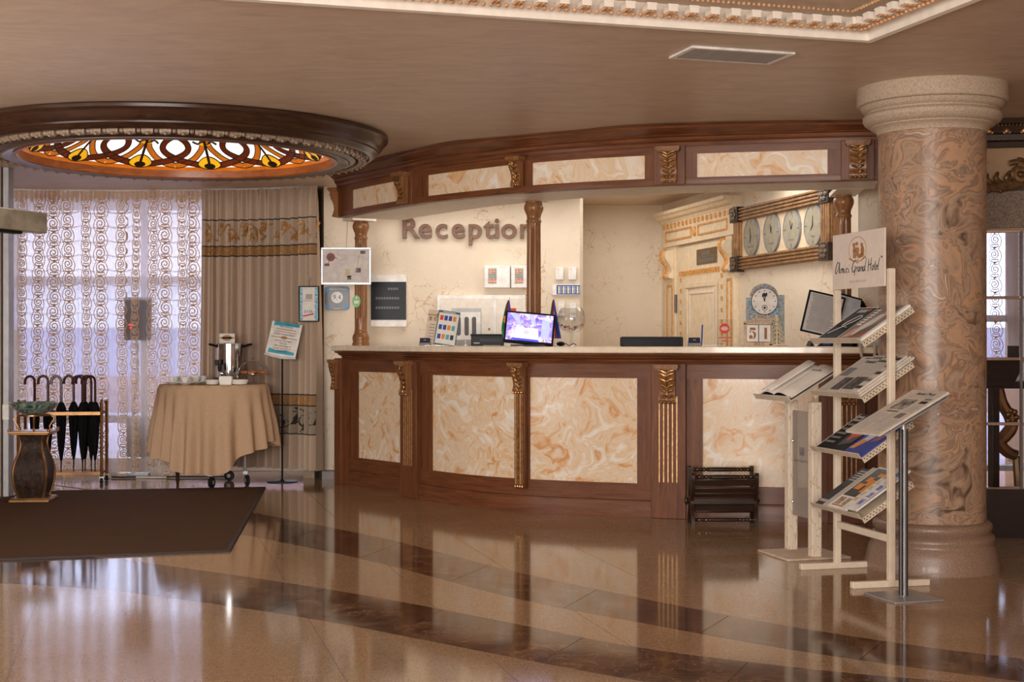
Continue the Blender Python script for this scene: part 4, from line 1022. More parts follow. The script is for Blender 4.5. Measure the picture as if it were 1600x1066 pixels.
# cake dome
x, y = tp(396, -.05)
cd = thing('cake_stand', 'glass footed cake stand with a clear dome at the table right', 'cake stand', (x, y, tz))
MB().lathe([(0, 0), (.05, 0), (.05, .006), (.012, .012), (.012, .065), (.03, .072), (.14, .078), (.148, .084), (.14, .086), (0, .082)], 40).build('glass_foot', M_clear, cd)
MB().lathe([(.135, .087), (.135, .10), (.128, .13), (.108, .165), (.075, .19), (.03, .202), (.012, .205), (.012, .212), (.018, .222), (.012, .232), (0, .234)], 40).build('glass_dome', M_clear, cd)
for k, lab in enumerate(('left pastry under the glass dome', 'middle pastry under the glass dome', 'right pastry under the glass dome', 'rear pastry under the glass dome')):
    a = (pi*1.05, pi*1.5, pi*1.95, pi*.5)[k]; q = MB(T(x+.078*cos(a), y+.078*sin(a), tz+.087)).ball((0, 0, .016), (.034, .028, .017), 12, 7)
    b = q.build('pastry', mk('baked_pastry', (176, 104, 58), .6, var=.25, vs=40)); tag(b, 'golden brown '+lab, 'pastry', 'pastries under the cake dome')

# ------------------------------------------------------------------ information stand with teal sheet
ix, iy = X_(441, 12.62), 12.62
inf = thing('info_stand', 'thin black pole stand with a teal and white notice', 'sign stand', (ix, iy, 0))
MB().lathe([(0, 0), (.135, 0), (.135, .006), (.03, .012), (.014, .02), (0, .02)], 40).build('base', M_black, inf)
MB().tube([(0, 0, .015), (0, 0, 1.13)], .0085, 8).build('pole', M_black, inf)
Mi = fr((.035, -.035, 1.24), (1, 0, 0), (.13, .33, 1)) # sheet leans back
Mi = T(.02, -.03, 1.27) @ RY(radians(9)) @ RX(radians(68))
MB(Mi).prism([(-.135, -.17), (.135, -.17), (.135, .155), (-.135, .155)], -.010, -.004).build('tray', M_white, inf, sm=0)
MB(Mi).tube(smooth([(-.138, -.165, 0), (0, -.182, .004), (.138, -.165, 0)], 6), .012, 8).build('tray_lip', mk('pale_grey_plastic', (205, 200, 194), .4), inf)
MB(Mi).prism([(-.115, -.145), (.115, -.145), (.115, .155), (-.115, .155)], -.004, -.002).build('sheet', M_paper, inf, sm=0)
MB(Mi).prism([(-.115, .115), (.115, .125), (.115, .155), (-.115, .155)], -.002, -.001).prism([(-.115, -.145), (.115, -.145), (.115, -.118), (.04, -.105), (-.04, -.118), (-.115, -.10)], -.002, -.001).build('teal_edge', M_teal, inf, sm=0)
MB(Mi).prism([(-.115, .006), (.115, .006), (.115, .012), (-.115, .012)], -.002, -.001).prism([(.03*cos(t), .009+.014*sin(t)) for t in [2*pi*i/16 for i in range(16)]], -.0015, -.0006).build('tan_divider', M_brownp, inf, sm=0)
for y, s, c, k in ((.138, 'Услуга «Чайный стол»', M_ink, .9), (.112, 'Вы можете', M_ink, 1), (.088, 'воспользоваться', M_ink, 1), (.064, 'во время регистрации!', M_red, .85), (.040, 'Добро пожаловать!', M_ink, .95), (-.022, 'Service "Tea table"', M_ink, .95), (-.046, 'You can', M_ink, 1), (-.070, 'take advantage of', M_ink, 1), (-.094, 'during registration!', M_red, 1), (-.120, 'Welcome!', M_ink, 1)):
    text(s, .021, Mi @ T(0, y, -.0004), c, inf, sx=k, ext=.0003, shear=.15)
# ------------------------------------------------------------------ things on the back wall (-y of each frame points into the room)
def W(px, py, out=0, Y=YB):
    return T(X_(px, Y), Y-out, Z_(py, Y))
def wthing(name, label, cat, px, py, Y=YB, out=.002, group=None): return thing(name, label, cat, (X_(px, Y), Y-out, Z_(py, Y)), 0, group)
S_ = YB/F
# big letters
sign = wthing('reception_sign', 'large brown wooden sign letters on the crackled cream wall', 'sign', 726, 352)
M_let = wood('letter_wood', (90, 60, 42), (122, 84, 60), (142, 100, 74), (2, 2, 14), .4, .1)
lx = {'R': 640.5, 'e': 664.5, 'c': 690, 'e2': 716, 'p': 742, 't': 764, 'i': 776.5, 'o': 795, 'n': 822}
for k, px in lx.items():
    ch = k[0]
    cu = bpy.data.curves.new('g', 'FONT'); cu.body = ch; cu.size = .266; cu.extrude = .022; cu.offset = .003; cu.align_x = 'CENTER'; cu.resolution_u = 6; cu.bevel_depth = .002
    o = bpy.data.objects.new('g', cu); COL.objects.link(o); me = bpy.data.meshes.new_from_object(o.evaluated_get(bpy.context.evaluated_depsgraph_get())); bpy.data.objects.remove(o); bpy.data.curves.remove(cu)
    me.transform(fr((X_(px, YB)-X_(726, YB), -.026, Z_(372.5, YB)-Z_(352, YB)), (1, 0, 0), (0, 0, 1))); me.materials.clear(); me.materials.append(M_let)
    q = bpy.data.objects.new('letter', me); COL.objects.link(q); q.parent = sign
def boxat(mb, x0, y0, x1, y1, cx, cy, d0, d1):
    """box covering photo rectangle (x0,y0)-(x1,y1) on the back wall, relative to thing at (cx,cy)"""
    mb.b2((x0-cx)*S_, (x1-cx)*S_, -d1, -d0, -(y1-cy)*S_, -(y0-cy)*S_); return mb
def framed(name, label, cat, x0, y0, x1, y1, fw, matf, mats, out, Y=YB, depth=.02):
    cx, cy = (x0+x1)/2, (y0+y1)/2; t = thing(name, label, cat, (X_(cx, Y), Y-out, Z_(cy, Y))); s = Y/F; w, h = (x1-x0)*s/2, (y1-y0)*s/2; f = fw*s
    MB().b2(-w, w, -depth, 0, h-f, h).b2(-w, w, -depth, 0, -h, -h+f).b2(-w, -w+f, -depth, 0, -h+f, h-f).b2(w-f, w, -depth, 0, -h+f, h-f).build('frame', matf, t, bev=.003)
    MB().b2(-w+f, w-f, -.008, -.002, -h+f, h-f).build('sheet', mats, t, sm=0); return t, w, h
# map on an easel clip beside the post: nearer than the wall
mapf, w, h = framed('framed_map', 'silver framed sketch map hung in front of the left post', 'picture', 502, 387, 580, 445, 3, mk('pale_silver_frame', (206, 212, 214), .3, .3), mk('map_paper', (214, 204, 198), .7), -.0, POST1[1]-.056, .018)
s = (POST1[1]-.056)/F
dk = MB(); rdm = MB(); tn = MB(); gm = MB()
def P_(px, py): return ((px-541)*s, -(py-416)*s)
x, y = P_(517, 402); dk.plate([(x+.03*cos(t), y+.03*sin(t)) for t in [2*pi*i/20 for i in range(20)]], -.0095, -.008)
rdm.tube([(x+.034*cos(t), -.009, y+.034*sin(t)) for t in [2*pi*i/24 for i in range(24)]], .003, 4, closed=True); rdm.tube([(x+.03, -.009, y-.0), (x+.055, -.009, y-.012)], .003, 4); rdm.tube([(x-.01, -.009, y-.03), (x-.03, -.009, y-.06)], .003, 4)
for a in ((563, 392, 571, 397), (507, 412, 515, 416), (556, 419, 564, 426), (543, 431, 549, 437)): q0 = P_(a[0], a[1]); q1 = P_(a[2], a[3]); dk.b2(q0[0], q1[0], -.0095, -.008, q1[1], q0[1])
tn.b2(*[P_(540, 0)[0], P_(548, 0)[0]], -.0095, -.008, P_(0, 433)[1], P_(0, 421)[1]); tn.tube([(P_(557, 0)[0], -.0085, P_(0, 424)[1]), (P_(562, 0)[0], -.0085, P_(0, 398)[1])], .004, 4)
for k in range(9):
    a = P_(527+R.uniform(0, 14), 398+R.uniform(0, 36)); gm.tube([(a[0], -.0085, a[1]), (a[0]+.04+R.random()*.05, -.0085, a[1]+R.uniform(-.02, .02))], .0012, 4)
dk.build('map_photo', mk('map_photo_print', (96, 84, 84), .6, var=.3, vs=80), mapf, sm=0); rdm.build('map_marker', M_red, mapf); tn.build('map_route', mk('map_tan', (206, 192, 160), .7), mapf, sm=0); gm.build('map_line', M_lgrey, mapf)
MB().tube([(0, .005, .13), (0, .04, .25), (.0, .10, .40)], .002, 4).build('hanging_wire', M_steel, mapf)
# rating plaque
pl = wthing('rating_plaque', 'dark grey rounded plaque with a white 9,4 score circle', 'plaque', 527, 466)
def rrect(w, h, r, n=5):
    out = []
    for cx, cy, a0 in ((w-r, h-r, 0), (-w+r, h-r, pi/2), (-w+r, -h+r, pi), (w-r, -h+r, 3*pi/2)):
        out += [(cx+r*cos(a0+pi/2*i/n), cy+r*sin(a0+pi/2*i/n)) for i in range(n+1)]
    return out
MB().plate(rrect(19*S_, 18.5*S_, .03), -.016, 0).build('board', mk('slate_acrylic', (62, 70, 80), .3), pl, bev=.002)
MB().plate([(9*S_*cos(t), 9*S_*sin(t)+.006) for t in [2*pi*i/32 for i in range(32)]], -.0185, -.016).build('score_disc', M_white, pl, sm=0)
b = MB()
for sx in (-1, 1):
    b.plate([(sx*.109, .045 if sx < 0 else .07), (sx*.109, .08), (sx*.08, .105), (sx*.05, .105)], -.0172, -.016); b.plate([(sx*.109, -.05), (sx*.109, -.08), (sx*.08, -.105), (sx*.05, -.105)], -.0172, -.016)
b.build('blue_corner', mk('bright_blue_print', (60, 140, 200), .4), pl, sm=0)
text('9,4', .062, fr((0, -.0186, .006), (1, 0, 0), (0, 0, 1)), M_navy, pl); text('Amici Grand Hotel', .021, fr((0, -.0165, .080), (1, 0, 0), (0, 0, 1)), M_white, pl)
text('Guest Review Awards', .014, fr((0, -.0165, -.075), (1, 0, 0), (0, 0, 1)), M_lgrey, pl); text('Booking', .016, fr((0, -.0165, -.093), (1, 0, 0), (0, 0, 1)), M_white, pl)
# green oval tag hung on the left post
gt = thing('green_oval_tag', 'green oval tag hanging by the left wooden post', 'tag', (X_(557, POST1[1]-.06), POST1[1]-.058, Z_(471, POST1[1]-.06)))
MB().plate([(.036*cos(t), .052*sin(t)) for t in [2*pi*i/28 for i in range(28)]], -.004, 0).build('plate', M_green, gt, bev=.001)
MB().plate([(-.008+.016*i/1, z) for i, z in ()] or [(.006*cos(t), .030+.009*sin(t)) for t in [2*pi*i/10 for i in range(10)]], -.0048, -.004).b2(-.022, .022, -.0048, -.004, -.004, .004).b2(-.018, -.006, -.0048, -.004, -.018, -.009).b2(-.004, .005, -.0048, -.004, -.018, -.009).b2(.007, .018, -.0048, -.004, -.018, -.009).build('white_print', M_white, gt, sm=0)
MB().b2(-.010, .012, -.0048, -.004, .008, .012).build('orange_print', M_orange, gt, sm=0)
MB().tube([(0, -.002, .05), (0, .03, .075), (0, .055, .08)], .0015, 4).build('cord', M_white, gt)
# black framed certificate on the window pier
ce_, w, h = framed('framed_certificate', 'black framed white and blue certificate hung on the drape edge', 'picture', 467, 447, 499, 503, 1.8, M_black, M_paper, .0, 12.52, .02)
MB().b2(-w+.012, -w+.034, -.0092, -.008, -h+.012, h-.012).b2(w-.04, w-.012, -.0092, -.008, -h+.012, h-.012).build('blue_margin', mk('pale_blue_print', (142, 182, 214), .6, var=.3, vs=60), ce_, sm=0)
MB().b2(-.03, .03, -.0092, -.008, .04, .085).build('grey_photo', M_lgrey, ce_, sm=0)
MB().b2(-.052, .03, -.0092, -.008, .026, .030).plate([(-.055, -.115), (.04, -.095), (.04, -.082), (-.05, -.10)], -.0094, -.008).build('red_stripe', M_red, ce_, sm=0)
text('311h', .04, fr((-.005, -.0095, -.07), (1, 0, 0), (0, 0, 1)), M_blue, ce_)
MB().tube([(0, .0, h), (0, .06, h+.06), (0, .12, h+.08)], .002, 4).build('hook', M_black, ce_)
# electrical panel
ep = wthing('breaker_panel', 'white electrical panel with a smoked black window on the left wall', 'electrical panel', 608, 470)
boxat(MB(), 580, 430, 636, 511, 608, 470, 0, .055).build('housing', M_white, ep, bev=.004)
boxat(MB(), 580.5, 441, 635.5, 500, 608, 470, .055, .063).build('smoked_window', M_blackg, ep, bev=.002)
br = MB()
for r_ in range(3):
    for k in range(9 if r_ else 4): br.b2(-.115+.024*k+(.11 if r_ == 0 else 0), -.097+.024*k+(.11 if r_ == 0 else 0), -.0648, -.063, .095-.085*r_, .115-.085*r_)
br.build('breaker_row', mk('dark_grey_breakers', (78, 78, 80), .4), ep, sm=0)
# alarm panels
for i, (x0, x1, wx, lab) in enumerate(((757, 797, 763, 'wide white alarm panel with an indicator strip on its left'), (798.5, 826, 804.5, 'narrow white alarm panel half hidden by the middle post'))):
    cx = (x0+x1)/2; a = wthing('alarm_panel', lab, 'alarm panel', cx, 433)
    boxat(MB(), x0, 416, x1, 451, cx, 433.5, 0, .075).build('housing', M_white, a, bev=.005)
    boxat(MB(), wx, 420, wx+13, 444, cx, 433, .075, .0765).build('indicator_strip', M_lgrey, a, sm=0)
    g = MB(); 
    for k in range(6): boxat(g, wx, 423.4+k*3.4, wx+13, 423.8+k*3.4, cx, 433, .0765, .077)
    g.build('grid_line', M_ink, a, sm=0)
    g = boxat(boxat(boxat(MB(), wx+2.5, 421, wx+5, 428, cx, 433, .0765, .078), wx+8, 423.5, wx+10.5, 426, cx, 433, .0765, .078), wx, 440, wx+13, 441.2, cx, 433, .0765, .078); boxat(g, wx+2, 437, wx+4, 439.5, cx, 433, .0765, .078); boxat(g, wx+8, 437, wx+10, 439.5, cx, 433, .0765, .078)
    g.build('orange_lamp', mk('orange_indicator', (236, 130, 70), .4, em=(255, 120, 50), es=.5), a, sm=0)
# hose cabinet
hc = wthing('fire_hose_cabinet', 'wide white metal cabinet with hose slots low on the wall', 'cabinet', 752, 520)
boxat(MB(), 683.5, 461.5, 821, 590, 752, 520, 0, .05).build('housing', M_white, hc, bev=.004)
dr = boxat(MB(), 688, 466, 771, 586, 752, 520, .05, .057).build('door', M_whitep, hc, bev=.003)
boxat(MB(), 706, 482, 752.5, 586, 752, 520, .057, .059).build('grey_plate', mk('grey_steel', (150, 146, 140), .4, .3), dr, sm=0)
boxat(MB(), 706, 488, 751, 531, 752, 520, .059, .061).build('white_plate', M_white, dr, sm=0)
g = MB()
for px in (717, 729.5, 741): g.plate([((px-752)*S_+.020*cos(t), -(510-520)*S_+(.065 if sin(t) > 0 else -.065)+.02*sin(t)) for t in [2*pi*i/20 for i in range(20)]], -.0615, -.058)
g.build('slot', mk('shadow_grey_slot', (96, 92, 88), .5), dr, sm=0)
MB(T((764.5-752)*S_, 0, -(514.5-520)*S_)).lathe([(0, .057), (.010, .057), (.010, .062), (0, .064)], 16, RX(pi/2)).build('lock', M_grey, dr)
d2 = boxat(MB(), 775.5, 466, 818, 586, 752, 520, .05, .057).build('door', M_whitep, hc, bev=.003)
boxat(MB(), 797, 482, 806.5, 496, 752, 520, .057, .058).build('notice', M_red, d2, sm=0)
# sensors, keypad, switches right of the post
for i, (px, lab) in enumerate(((874, 'small white sensor box nearest the middle post'), (894, 'small white sensor box nearest the wall corner'))):
    t = wthing('sensor_box', lab, 'sensor', px, 428.5)
    boxat(MB(), px-6.5, 418, px+6.5, 438, px, 428.5, 0, .05).build('housing', M_white, t, bev=.006)
    MB().b2(-.016-.004, -.016+.004, -.0512, -.05, .036, .044).build('red_lamp', mk('dim_red_lamp', (230, 120, 110), .4, em=(255, 90, 80), es=.6), t, sm=0)
kp = wthing('indicator_keypad', 'blue alarm keypad with rows of yellow lights on the wall', 'keypad', 885, 453)
boxat(MB(), 863, 445.5, 907, 462, 885, 453.5, 0, .03).build('housing', M_white, kp, bev=.003)
boxat(MB(), 869.5, 446.5, 906.5, 460.5, 885, 453.5, .03, .034).build('blue_face', M_blue, kp, sm=0)
g = MB()
for c in range(5):
    for r_ in range(5): boxat(g, 872+c*7.2, 448.6+r_*2.3, 874.2+c*7.2, 449.8+r_*2.3, 885, 453.5, .034, .0355)
g.build('yellow_light', mk('yellow_led', (250, 240, 150), .4, em=(255, 240, 140), es=.8), kp, sm=0, kind='stuff')
g = MB()
for c in range(5):
    for r_ in range(5): boxat(g, 874.8+c*7.2, 448.8+r_*2.3, 877.6+c*7.2, 449.6+r_*2.3, 885, 453.5, .034, .035)
g.build('white_caption', M_white, kp, sm=0)
for px, py, lab in ((877, 482, 'white double switch box low on the wall beside the glass goblet'), (895, 485, 'tall white switch box low on the wall, right of the other switch')):
    t = wthing('switch_box', lab, 'switch', px, py); MB().b2(-.03, .03, -.025, 0, -.07, .06).build('housing', M_white, t, bev=.004); MB().b2(-.02, .02, -.032, -.025, -.03, .03).build('rocker', M_whitep, t, bev=.002)

# ------------------------------------------------------------------ service wall: door with casing, clock board
MR = fr((RW0.x, RW0.y, 0), (dR.x, dR.y, 0))
def rt(px):
    k = (px-CX)/F; return (k*RW0.y-RW0.x)/(dR.x-k*dR.y)
def rz(px, py): return Z_(py, RW0.y+dR.y*rt(px))
dl, dr_ = rt(1062), rt(1141); cl_, cr_ = rt(1046), rt(1155)
door = thing('door_1', 'cream panelled door with ochre gilding under a carved pediment', None, (RW0.x+dR.x*(dl+dr_)/2, RW0.y+dR.y*(dl+dr_)/2, 0), kind='structure')
zt_ = rz(1062, 388); D = MR
zc = (rz(1046, 345)+rz(1150, 322))/2
leaf = MB(D).b2(dl, dr_, -.035, -.002, .01, zt_).build('door_leaf', M_cream, door, world=True, sm=0, bev=.003)
def fbox(mb, x0, x1, z0, z1, d0, d1, t): mb.b2(x0, x1, -d1, -d0, z1-t, z1).b2(x0, x1, -d1, -d0, z0, z0+t).b2(x0, x0+t, -d1, -d0, z0+t, z1-t).b2(x1-t, x1, -d1, -d0, z0+t, z1-t); return mb
wd = dr_-dl
a, b = dl+wd*.22, dr_-wd*.16; zz1 = zt_-.36
fbox(MB(D), a, b, .9, zz1, .035, .047, .05).build('panel_moulding', M_cream, leaf, world=True, bev=.006)
fbox(MB(D), a+.09, b-.09, 1.0, zz1-.09, .035, .042, .02).build('inner_moulding', M_whitep, leaf, world=True, bev=.004)
g = MB(D); x = dl+wd*.10; 
n = 15
for k in range(n):
    xx = x+(b-x+.03)*k/(n-1); g.b2(xx-.016, xx+.016, -.05, -.035, zz1+.075, zz1+.12)
g.build('gilded_dentil', M_creamg, leaf, world=True, sm=0); g = MB(D)
for sx in (dl+wd*.11, dr_-wd*.08):
    for k in range(14): g.b2(sx-.015, sx+.015, -.045, -.035, zz1+.02-k*.105, zz1+.055-k*.105)
g.build('gilded_block', M_creamg, leaf, world=True, sm=0)
MB(D).b2(dl+wd*.44, dl+wd*.83, -.042, -.035, zt_-.20, zt_-.055).build('name_plate', mk('bronze_plate', (128, 104, 74), .35, .5), leaf, world=True, sm=0)
mx_ = dl+wd*.635; MB(D).b2(mx_-.12, mx_+.10, -.0432, -.042, zt_-.115, zt_-.078).b2(mx_-.22, mx_+.22, -.0432, -.042, zt_-.133, zt_-.127).b2(mx_-.21, mx_+.21, -.0432, -.042, zt_-.180, zt_-.145).build('plate_lettering', mk('worn_blue_grey_lettering', (108, 104, 98), .5), leaf, world=True, sm=0)
for z in (zt_-.55, zt_-1.18): MB(D).tube([(dl+.012, -.045, z-.09), (dl+.012, -.045, z+.09)], .013, 8).build('hinge', M_wooddd, leaf, world=True)
pil = (dl-cl_)
for s, (x0, x1) in enumerate(((cl_, dl), (dr_, cr_))):
    c = MB(D).b2(x0, x1, -.05, .0, 0, zt_+.02).build('jamb', M_cream, door, world=True, sm=0, bev=.003)
    fbox(MB(D), x0+(x1-x0)*.25, x1-(x1-x0)*.2, .3, zt_-.36, .05, .058, .018).build('gilded_moulding', M_creamg, c, world=True, sm=0)
    P = smooth([(-.05, zt_-.02, 0), (-.125, zt_-.03, 0), (-.13, zt_-.10, 0), (-.085, zt_-.17, 0), (-.07, zt_-.23, 0), (-.10, zt_-.26, 0), (-.095, zt_-.29, 0), (-.05, zt_-.30, 0)], 4); xa, xb = x0+(x1-x0)*.15, x1-(x1-x0)*.15
    n = len(P); MB(D).add([(x, p.x, p.y) for x in (xa, xb) for p in P], [tuple(range(n)), tuple(range(n, 2*n))]+[(i, (i+1) % n, n+(i+1) % n, n+i) for i in range(n)]).build('bracket', M_cream, c, world=True, sm=40); xm = (xa+xb)/2; MB(D).tube([(xm, p.x-.004, p.y) for p in P[2:-3]], .022, 6).build('gilded_strip', M_creamg, c, world=True)
zz = zt_+.02
ent = MB(D).b2(cl_-.02, cr_+.02, -.07, 0, zz, zz+.24).build('frieze', M_cream, door, world=True, sm=0, bev=.003)
mid = (cl_+cr_)/2; g = fbox(fbox(MB(D), cl_+.10, mid-.09, zz+.05, zz+.155, .07, .08, .016), mid+.09, cr_-.10, zz+.05, zz+.155, .07, .08, .016); g.ball((mid, -.075, zz+.10), (.035, .02, .05), 12, 6); g.build('gilded_panel', M_creamg, ent, world=True, sm=30)
n = 17; g = MB(D)
for k in range(n): xx = cl_+.06+(cr_-cl_-.12)*k/(n-1); g.b2(xx-.02, xx+.02, -.082, -.07, zz+.18, zz+.225)
g.build('gilded_dentil', M_creamg, ent, world=True, sm=0)
Mx = D; top = [(0, zz+.24), (.075, zz+.24), (.085, zz+.26), (.12, zz+.275), (.14, zz+.30), (.165, zz+.31), (.17, zz+.34), (0, zz+.34)]
MB(D).add([(x, -o, z) for x in (cl_-.05, cr_+.05) for o, z in top], [tuple(range(8)), tuple(range(8, 16))]+[(i, (i+1) % 8, 8+(i+1) % 8, 8+i) for i in range(8)]).build('pediment', M_cream, door, world=True, sm=0)
# clock board
c0, c1 = rt(1153), rt(1307); zt0 = (rz(1153, 326)+rz(1307, 293))/2; zb0 = (rz(1153, 422)+rz(1307, 406))/2
cb = thing('clock_board', 'wide bronze framed board with four grey round clocks', 'clock board', (RW0.x+dR.x*(c0+c1)/2, RW0.y+dR.y*(c0+c1)/2, zb0))
MB(D).b2(c0+.03, c1-.03, -.02, -.004, zb0+.03, zt0-.03).build('board', mk('cream_board', (232, 208, 174), .4), cb, world=True, sm=0)
fw = .115; M_fr = mk('antique_bronze_frame', (150, 112, 74), .4, .45, var=.2)
for nm, x0, x1, z0, z1, vert in (('top', c0, c1, zt0-fw, zt0, 0), ('bot', c0, c1, zb0, zb0+fw, 0), ('l', c0, c0+fw*1.35, zb0, zt0, 1), ('r', c1-fw*1.35, c1, zb0, zt0, 1)):
    b = MB(D).b2(x0, x1, -.045, -.004, z0, z1)
    for k in range(4):
        if vert: w = (x1-x0)/4; b.b2(x0+w*k+.006, x0+w*(k+1)-.006, -.062, -.045, z0+.1, z1-.1)
        else: w = (z1-z0)/4; b.b2(x0+.1, x1-.1, -.062, -.045, z0+w*k+.006, z0+w*(k+1)-.006)
    b.build('frame_rail', M_fr, cb, world=True, bev=.004)
for x in (c0+.075, c1-.075):
    for z in (zt0-.055, zb0+.055):
        q = MB(D).b2(x-.085, x+.085, -.075, -.004, z-.068, z+.068).build('corner_block', M_wooddd, cb, world=True, bev=.004)
        g = MB(D)
        for k in range(6): g.ball((x+.045*cos(k*pi/3), -.077, z+.038*sin(k*pi/3)), (.026, .012, .022), 8, 4)
        g.ball((x, -.08, z), (.024, .014, .02), 8, 4).build('rosette', mk('dark_silver_carving', (112, 96, 84), .4, .5), q, world=True)
M_cf = mk('grey_clock_face', (158, 150, 130), .4, 0, .2); M_cr = mk('grey_clock_rim', (120, 122, 126), .4); M_glr = mk('slate_reflection_print', (150, 140, 120), .3)
for i, px in enumerate((1179, 1211, 1242.5, 1276.5)):
    x = rt(px); z = (zt0+zb0)/2+.005; r = .160
    f = MB(D @ T(x, -.020, z)).lathe([(0, -.014), (r, -.014), (r, 0), (0, 0)], 40, RX(-pi/2)).build('clock_face', M_cf, cb, world=True, sm=30)
    MB(D @ T(x, -.022, z)).tube([(r*cos(t), -.006, r*sin(t)) for t in [2*pi*k/48 for k in range(48)]], .010, 6, closed=True).build('clock_rim', M_cr, f, world=True)
    g = MB(D @ T(x, -.0345, z))
    for k in range(12 if False else 4): t = pi/2*k; g.box((.135*cos(t), 0, .135*sin(t)), (.036 if k % 2 == 0 else .005, .001, .036 if k % 2 else .005))
    for an, L in (((105, 105, 110, 90)[i], .075), ((250, 85, 60, 225)[i], .055)):
        t = radians(an); g.tube([(0, -.002, 0), (L*cos(t), -.002, L*sin(t))], [.005, .002], 4)
    g.build('hands', M_ink, f, world=True, sm=0)
    text(('New York', 'London', 'Moscow', 'Tokyo')[i], .03, D @ T(x, -.0345, z-.085) @ RX(pi/2), M_grey, f, world=True)
# ------------------------------------------------------------------ things standing on the worktop
CT = 1.2135
def desk_xy(px, back): 
    p, d = at_s(PSL, hit(PSL, px)); k = (px-CX)/F; Y = p.y+back; return k*Y, Y
def sc_at(px, back): x, y = desk_xy(px, back); return y/F
def dthing(name, label, cat, px, back, rz=0, group=None):
    x, y = desk_xy(px, back); return thing(name, label, cat, (x, y, CT), rz, group), y/F
def lean(a): return RX(radians(-a))      # sheet leaning back from its lower edge
# two acrylic holders with printed sheets
t, s = dthing('price_holder', 'clear holder with a tan price list, behind the teal one', 'sign holder', 680, .22, radians(-4))
M = RY(radians(6)) @ lean(12); w, h = 17*s, 56*s
MB(M).b2(-w, w, -.004, 0, 0, h).build('sheet', mk('tan_price_sheet', (216, 194, 172), .4), t, sm=0)
MB(M).b2(-w-.005, w+.005, .001, .004, 0, h+.004).build('acrylic', M_clear, t, sm=0); MB().b2(-w, w, -.05, .05, 0, .004).build('foot', M_clear, t, sm=0)
g = MB(M).b2(-w, w, -.0048, -.004, h*.84, h*.88).plate([(.022*cos(a), h*.86+.022*sin(a)) for a in [2*pi*i/16 for i in range(16)]], -.0052, -.004); g.build('brown_header', M_brownp, t, sm=0)
g = MB(M)
for k in range(4): g.b2(-w*.85+k*w*.42, -w*.85+k*w*.42+w*.28, -.0048, -.004, h*.70, h*.81)
g.build('photo', mk('mixed_photo_print', (150, 128, 104), .6, var=.4, vs=90), t, sm=0); g = MB(M); g2 = MB(M)
for k in range(6): g.b2(-w*.75, -w*.25, -.0048, -.004, h*(.58-.085*k), h*(.595-.085*k)); g.b2(w*.3, w*.8, -.0048, -.004, h*(.58-.085*k), h*(.595-.085*k)); g2.ball((0, -.0045, h*(.585-.085*k)), (.006, .001, .008), 8, 4)
g.build('text_line', M_grey, t, sm=0); g2.build('drop_mark', M_navy, t)
t, s = dthing('menu_holder', 'clear holder with a teal bordered sheet of coloured pictures', 'sign holder', 694, .10, radians(-3))
M = RY(radians(8)) @ lean(14); w, h = 17*s, 56*s
MB(M).b2(-w, w, -.004, 0, .002, h).build('sheet', mk('teal_border_sheet', (62, 104, 116), .4), t, sm=0)
MB(M).b2(-w+.007, w-.006, -.0048, -.004, .012, h-.018).build('white_area', M_paper, t, sm=0)
cs = [M_red, M_navy, M_teal, M_orange, M_brownp, M_blue, M_grey, M_red, M_teal, M_navy, M_blue, M_orange]
for r_ in range(3):
    for c in range(4): MB(M).b2(-w*.78+c*w*.40, -w*.78+c*w*.40+w*.30, -.0054, -.0048, h*(.72-.27*r_), h*(.86-.27*r_)).build('picture', cs[(r_*4+c*5+r_) % 12], t, sm=0)
MB(M).b2(-w*.6, w*.6, -.0046, -.004, h-.012, h-.007).build('header_lettering', M_white, t, sm=0)
MB(M).b2(-w-.006, w+.006, .001, .004, 0, h+.006).build('acrylic', M_clear, t, sm=0); MB().b2(-w-.006, w+.006, -.02, .09, 0, .004).build('foot', M_clear, t, sm=0)
for px, bk, lab, pen in ((664, .08, 'small card holder with dark cards left of the teal sheet', 0), (1085, .12, 'small card holder with a blue pen standing in it', 1)):
    t, s = dthing('card_holder', lab, 'card holder', px, bk)
    MB().b2(-.045, .045, -.035, .035, 0, .006).b2(-.045, .045, -.036, -.030, 0, .022).b2(-.045, .045, .02, .03, 0, .04).build('holder', mk('grey_holder', (120, 116, 112), .5), t, bev=.002)
    MB(lean(18)).b2(-.04, .04, -.02, .0, .008, .058).build('card_stack', M_navy, t, sm=0)
    MB(lean(18)).b2(-.01, .01, -.0212, -.02, .036, .044).build('card_emblem', M_brownp, t, sm=0)
    if pen: q = MB(T(*desk_xy(1096, .12), CT)).tube([(0, 0, .002), (.008, .01, .145)], .0055, 8).ball((.008, .01, .147), .006, 8, 5).build('blue_pen', M_blue); tag(q, 'blue pen standing upright behind the card holder', 'pen')
t, s = dthing('receipt_printer', 'flat black printer on the worktop left of the screen', 'printer', 762, .30)
MB().b2(-.125, .125, -.10, .12, 0, .085).b2(-.13, .13, -.105, .12, .075, .09).build('case', M_black, t, bev=.005); MB().b2(-.06, .12, -.1065, -.10, .03, .055).build('paper_slot', M_blackg, t, sm=0)
MB().b2(-.105, -.06, -.1075, -.105, .016, .026).build('nameplate', M_lgrey, t, sm=0); MB().b2(-.03, .1, -.16, -.10, .0, .006).build('paper_tray', mk('grey_holder', (120, 116, 112), .5), t, sm=0)
q = MB(T(*desk_xy(727, .2), CT)).lathe([(0, 0), (.04, 0), (.04, .004), (.005, .008), (.005, .05), (0, .051)], 24).build('clear_stand', M_clear); tag(q, 'small empty clear stand between the teal sheet and the printer', 'stand')
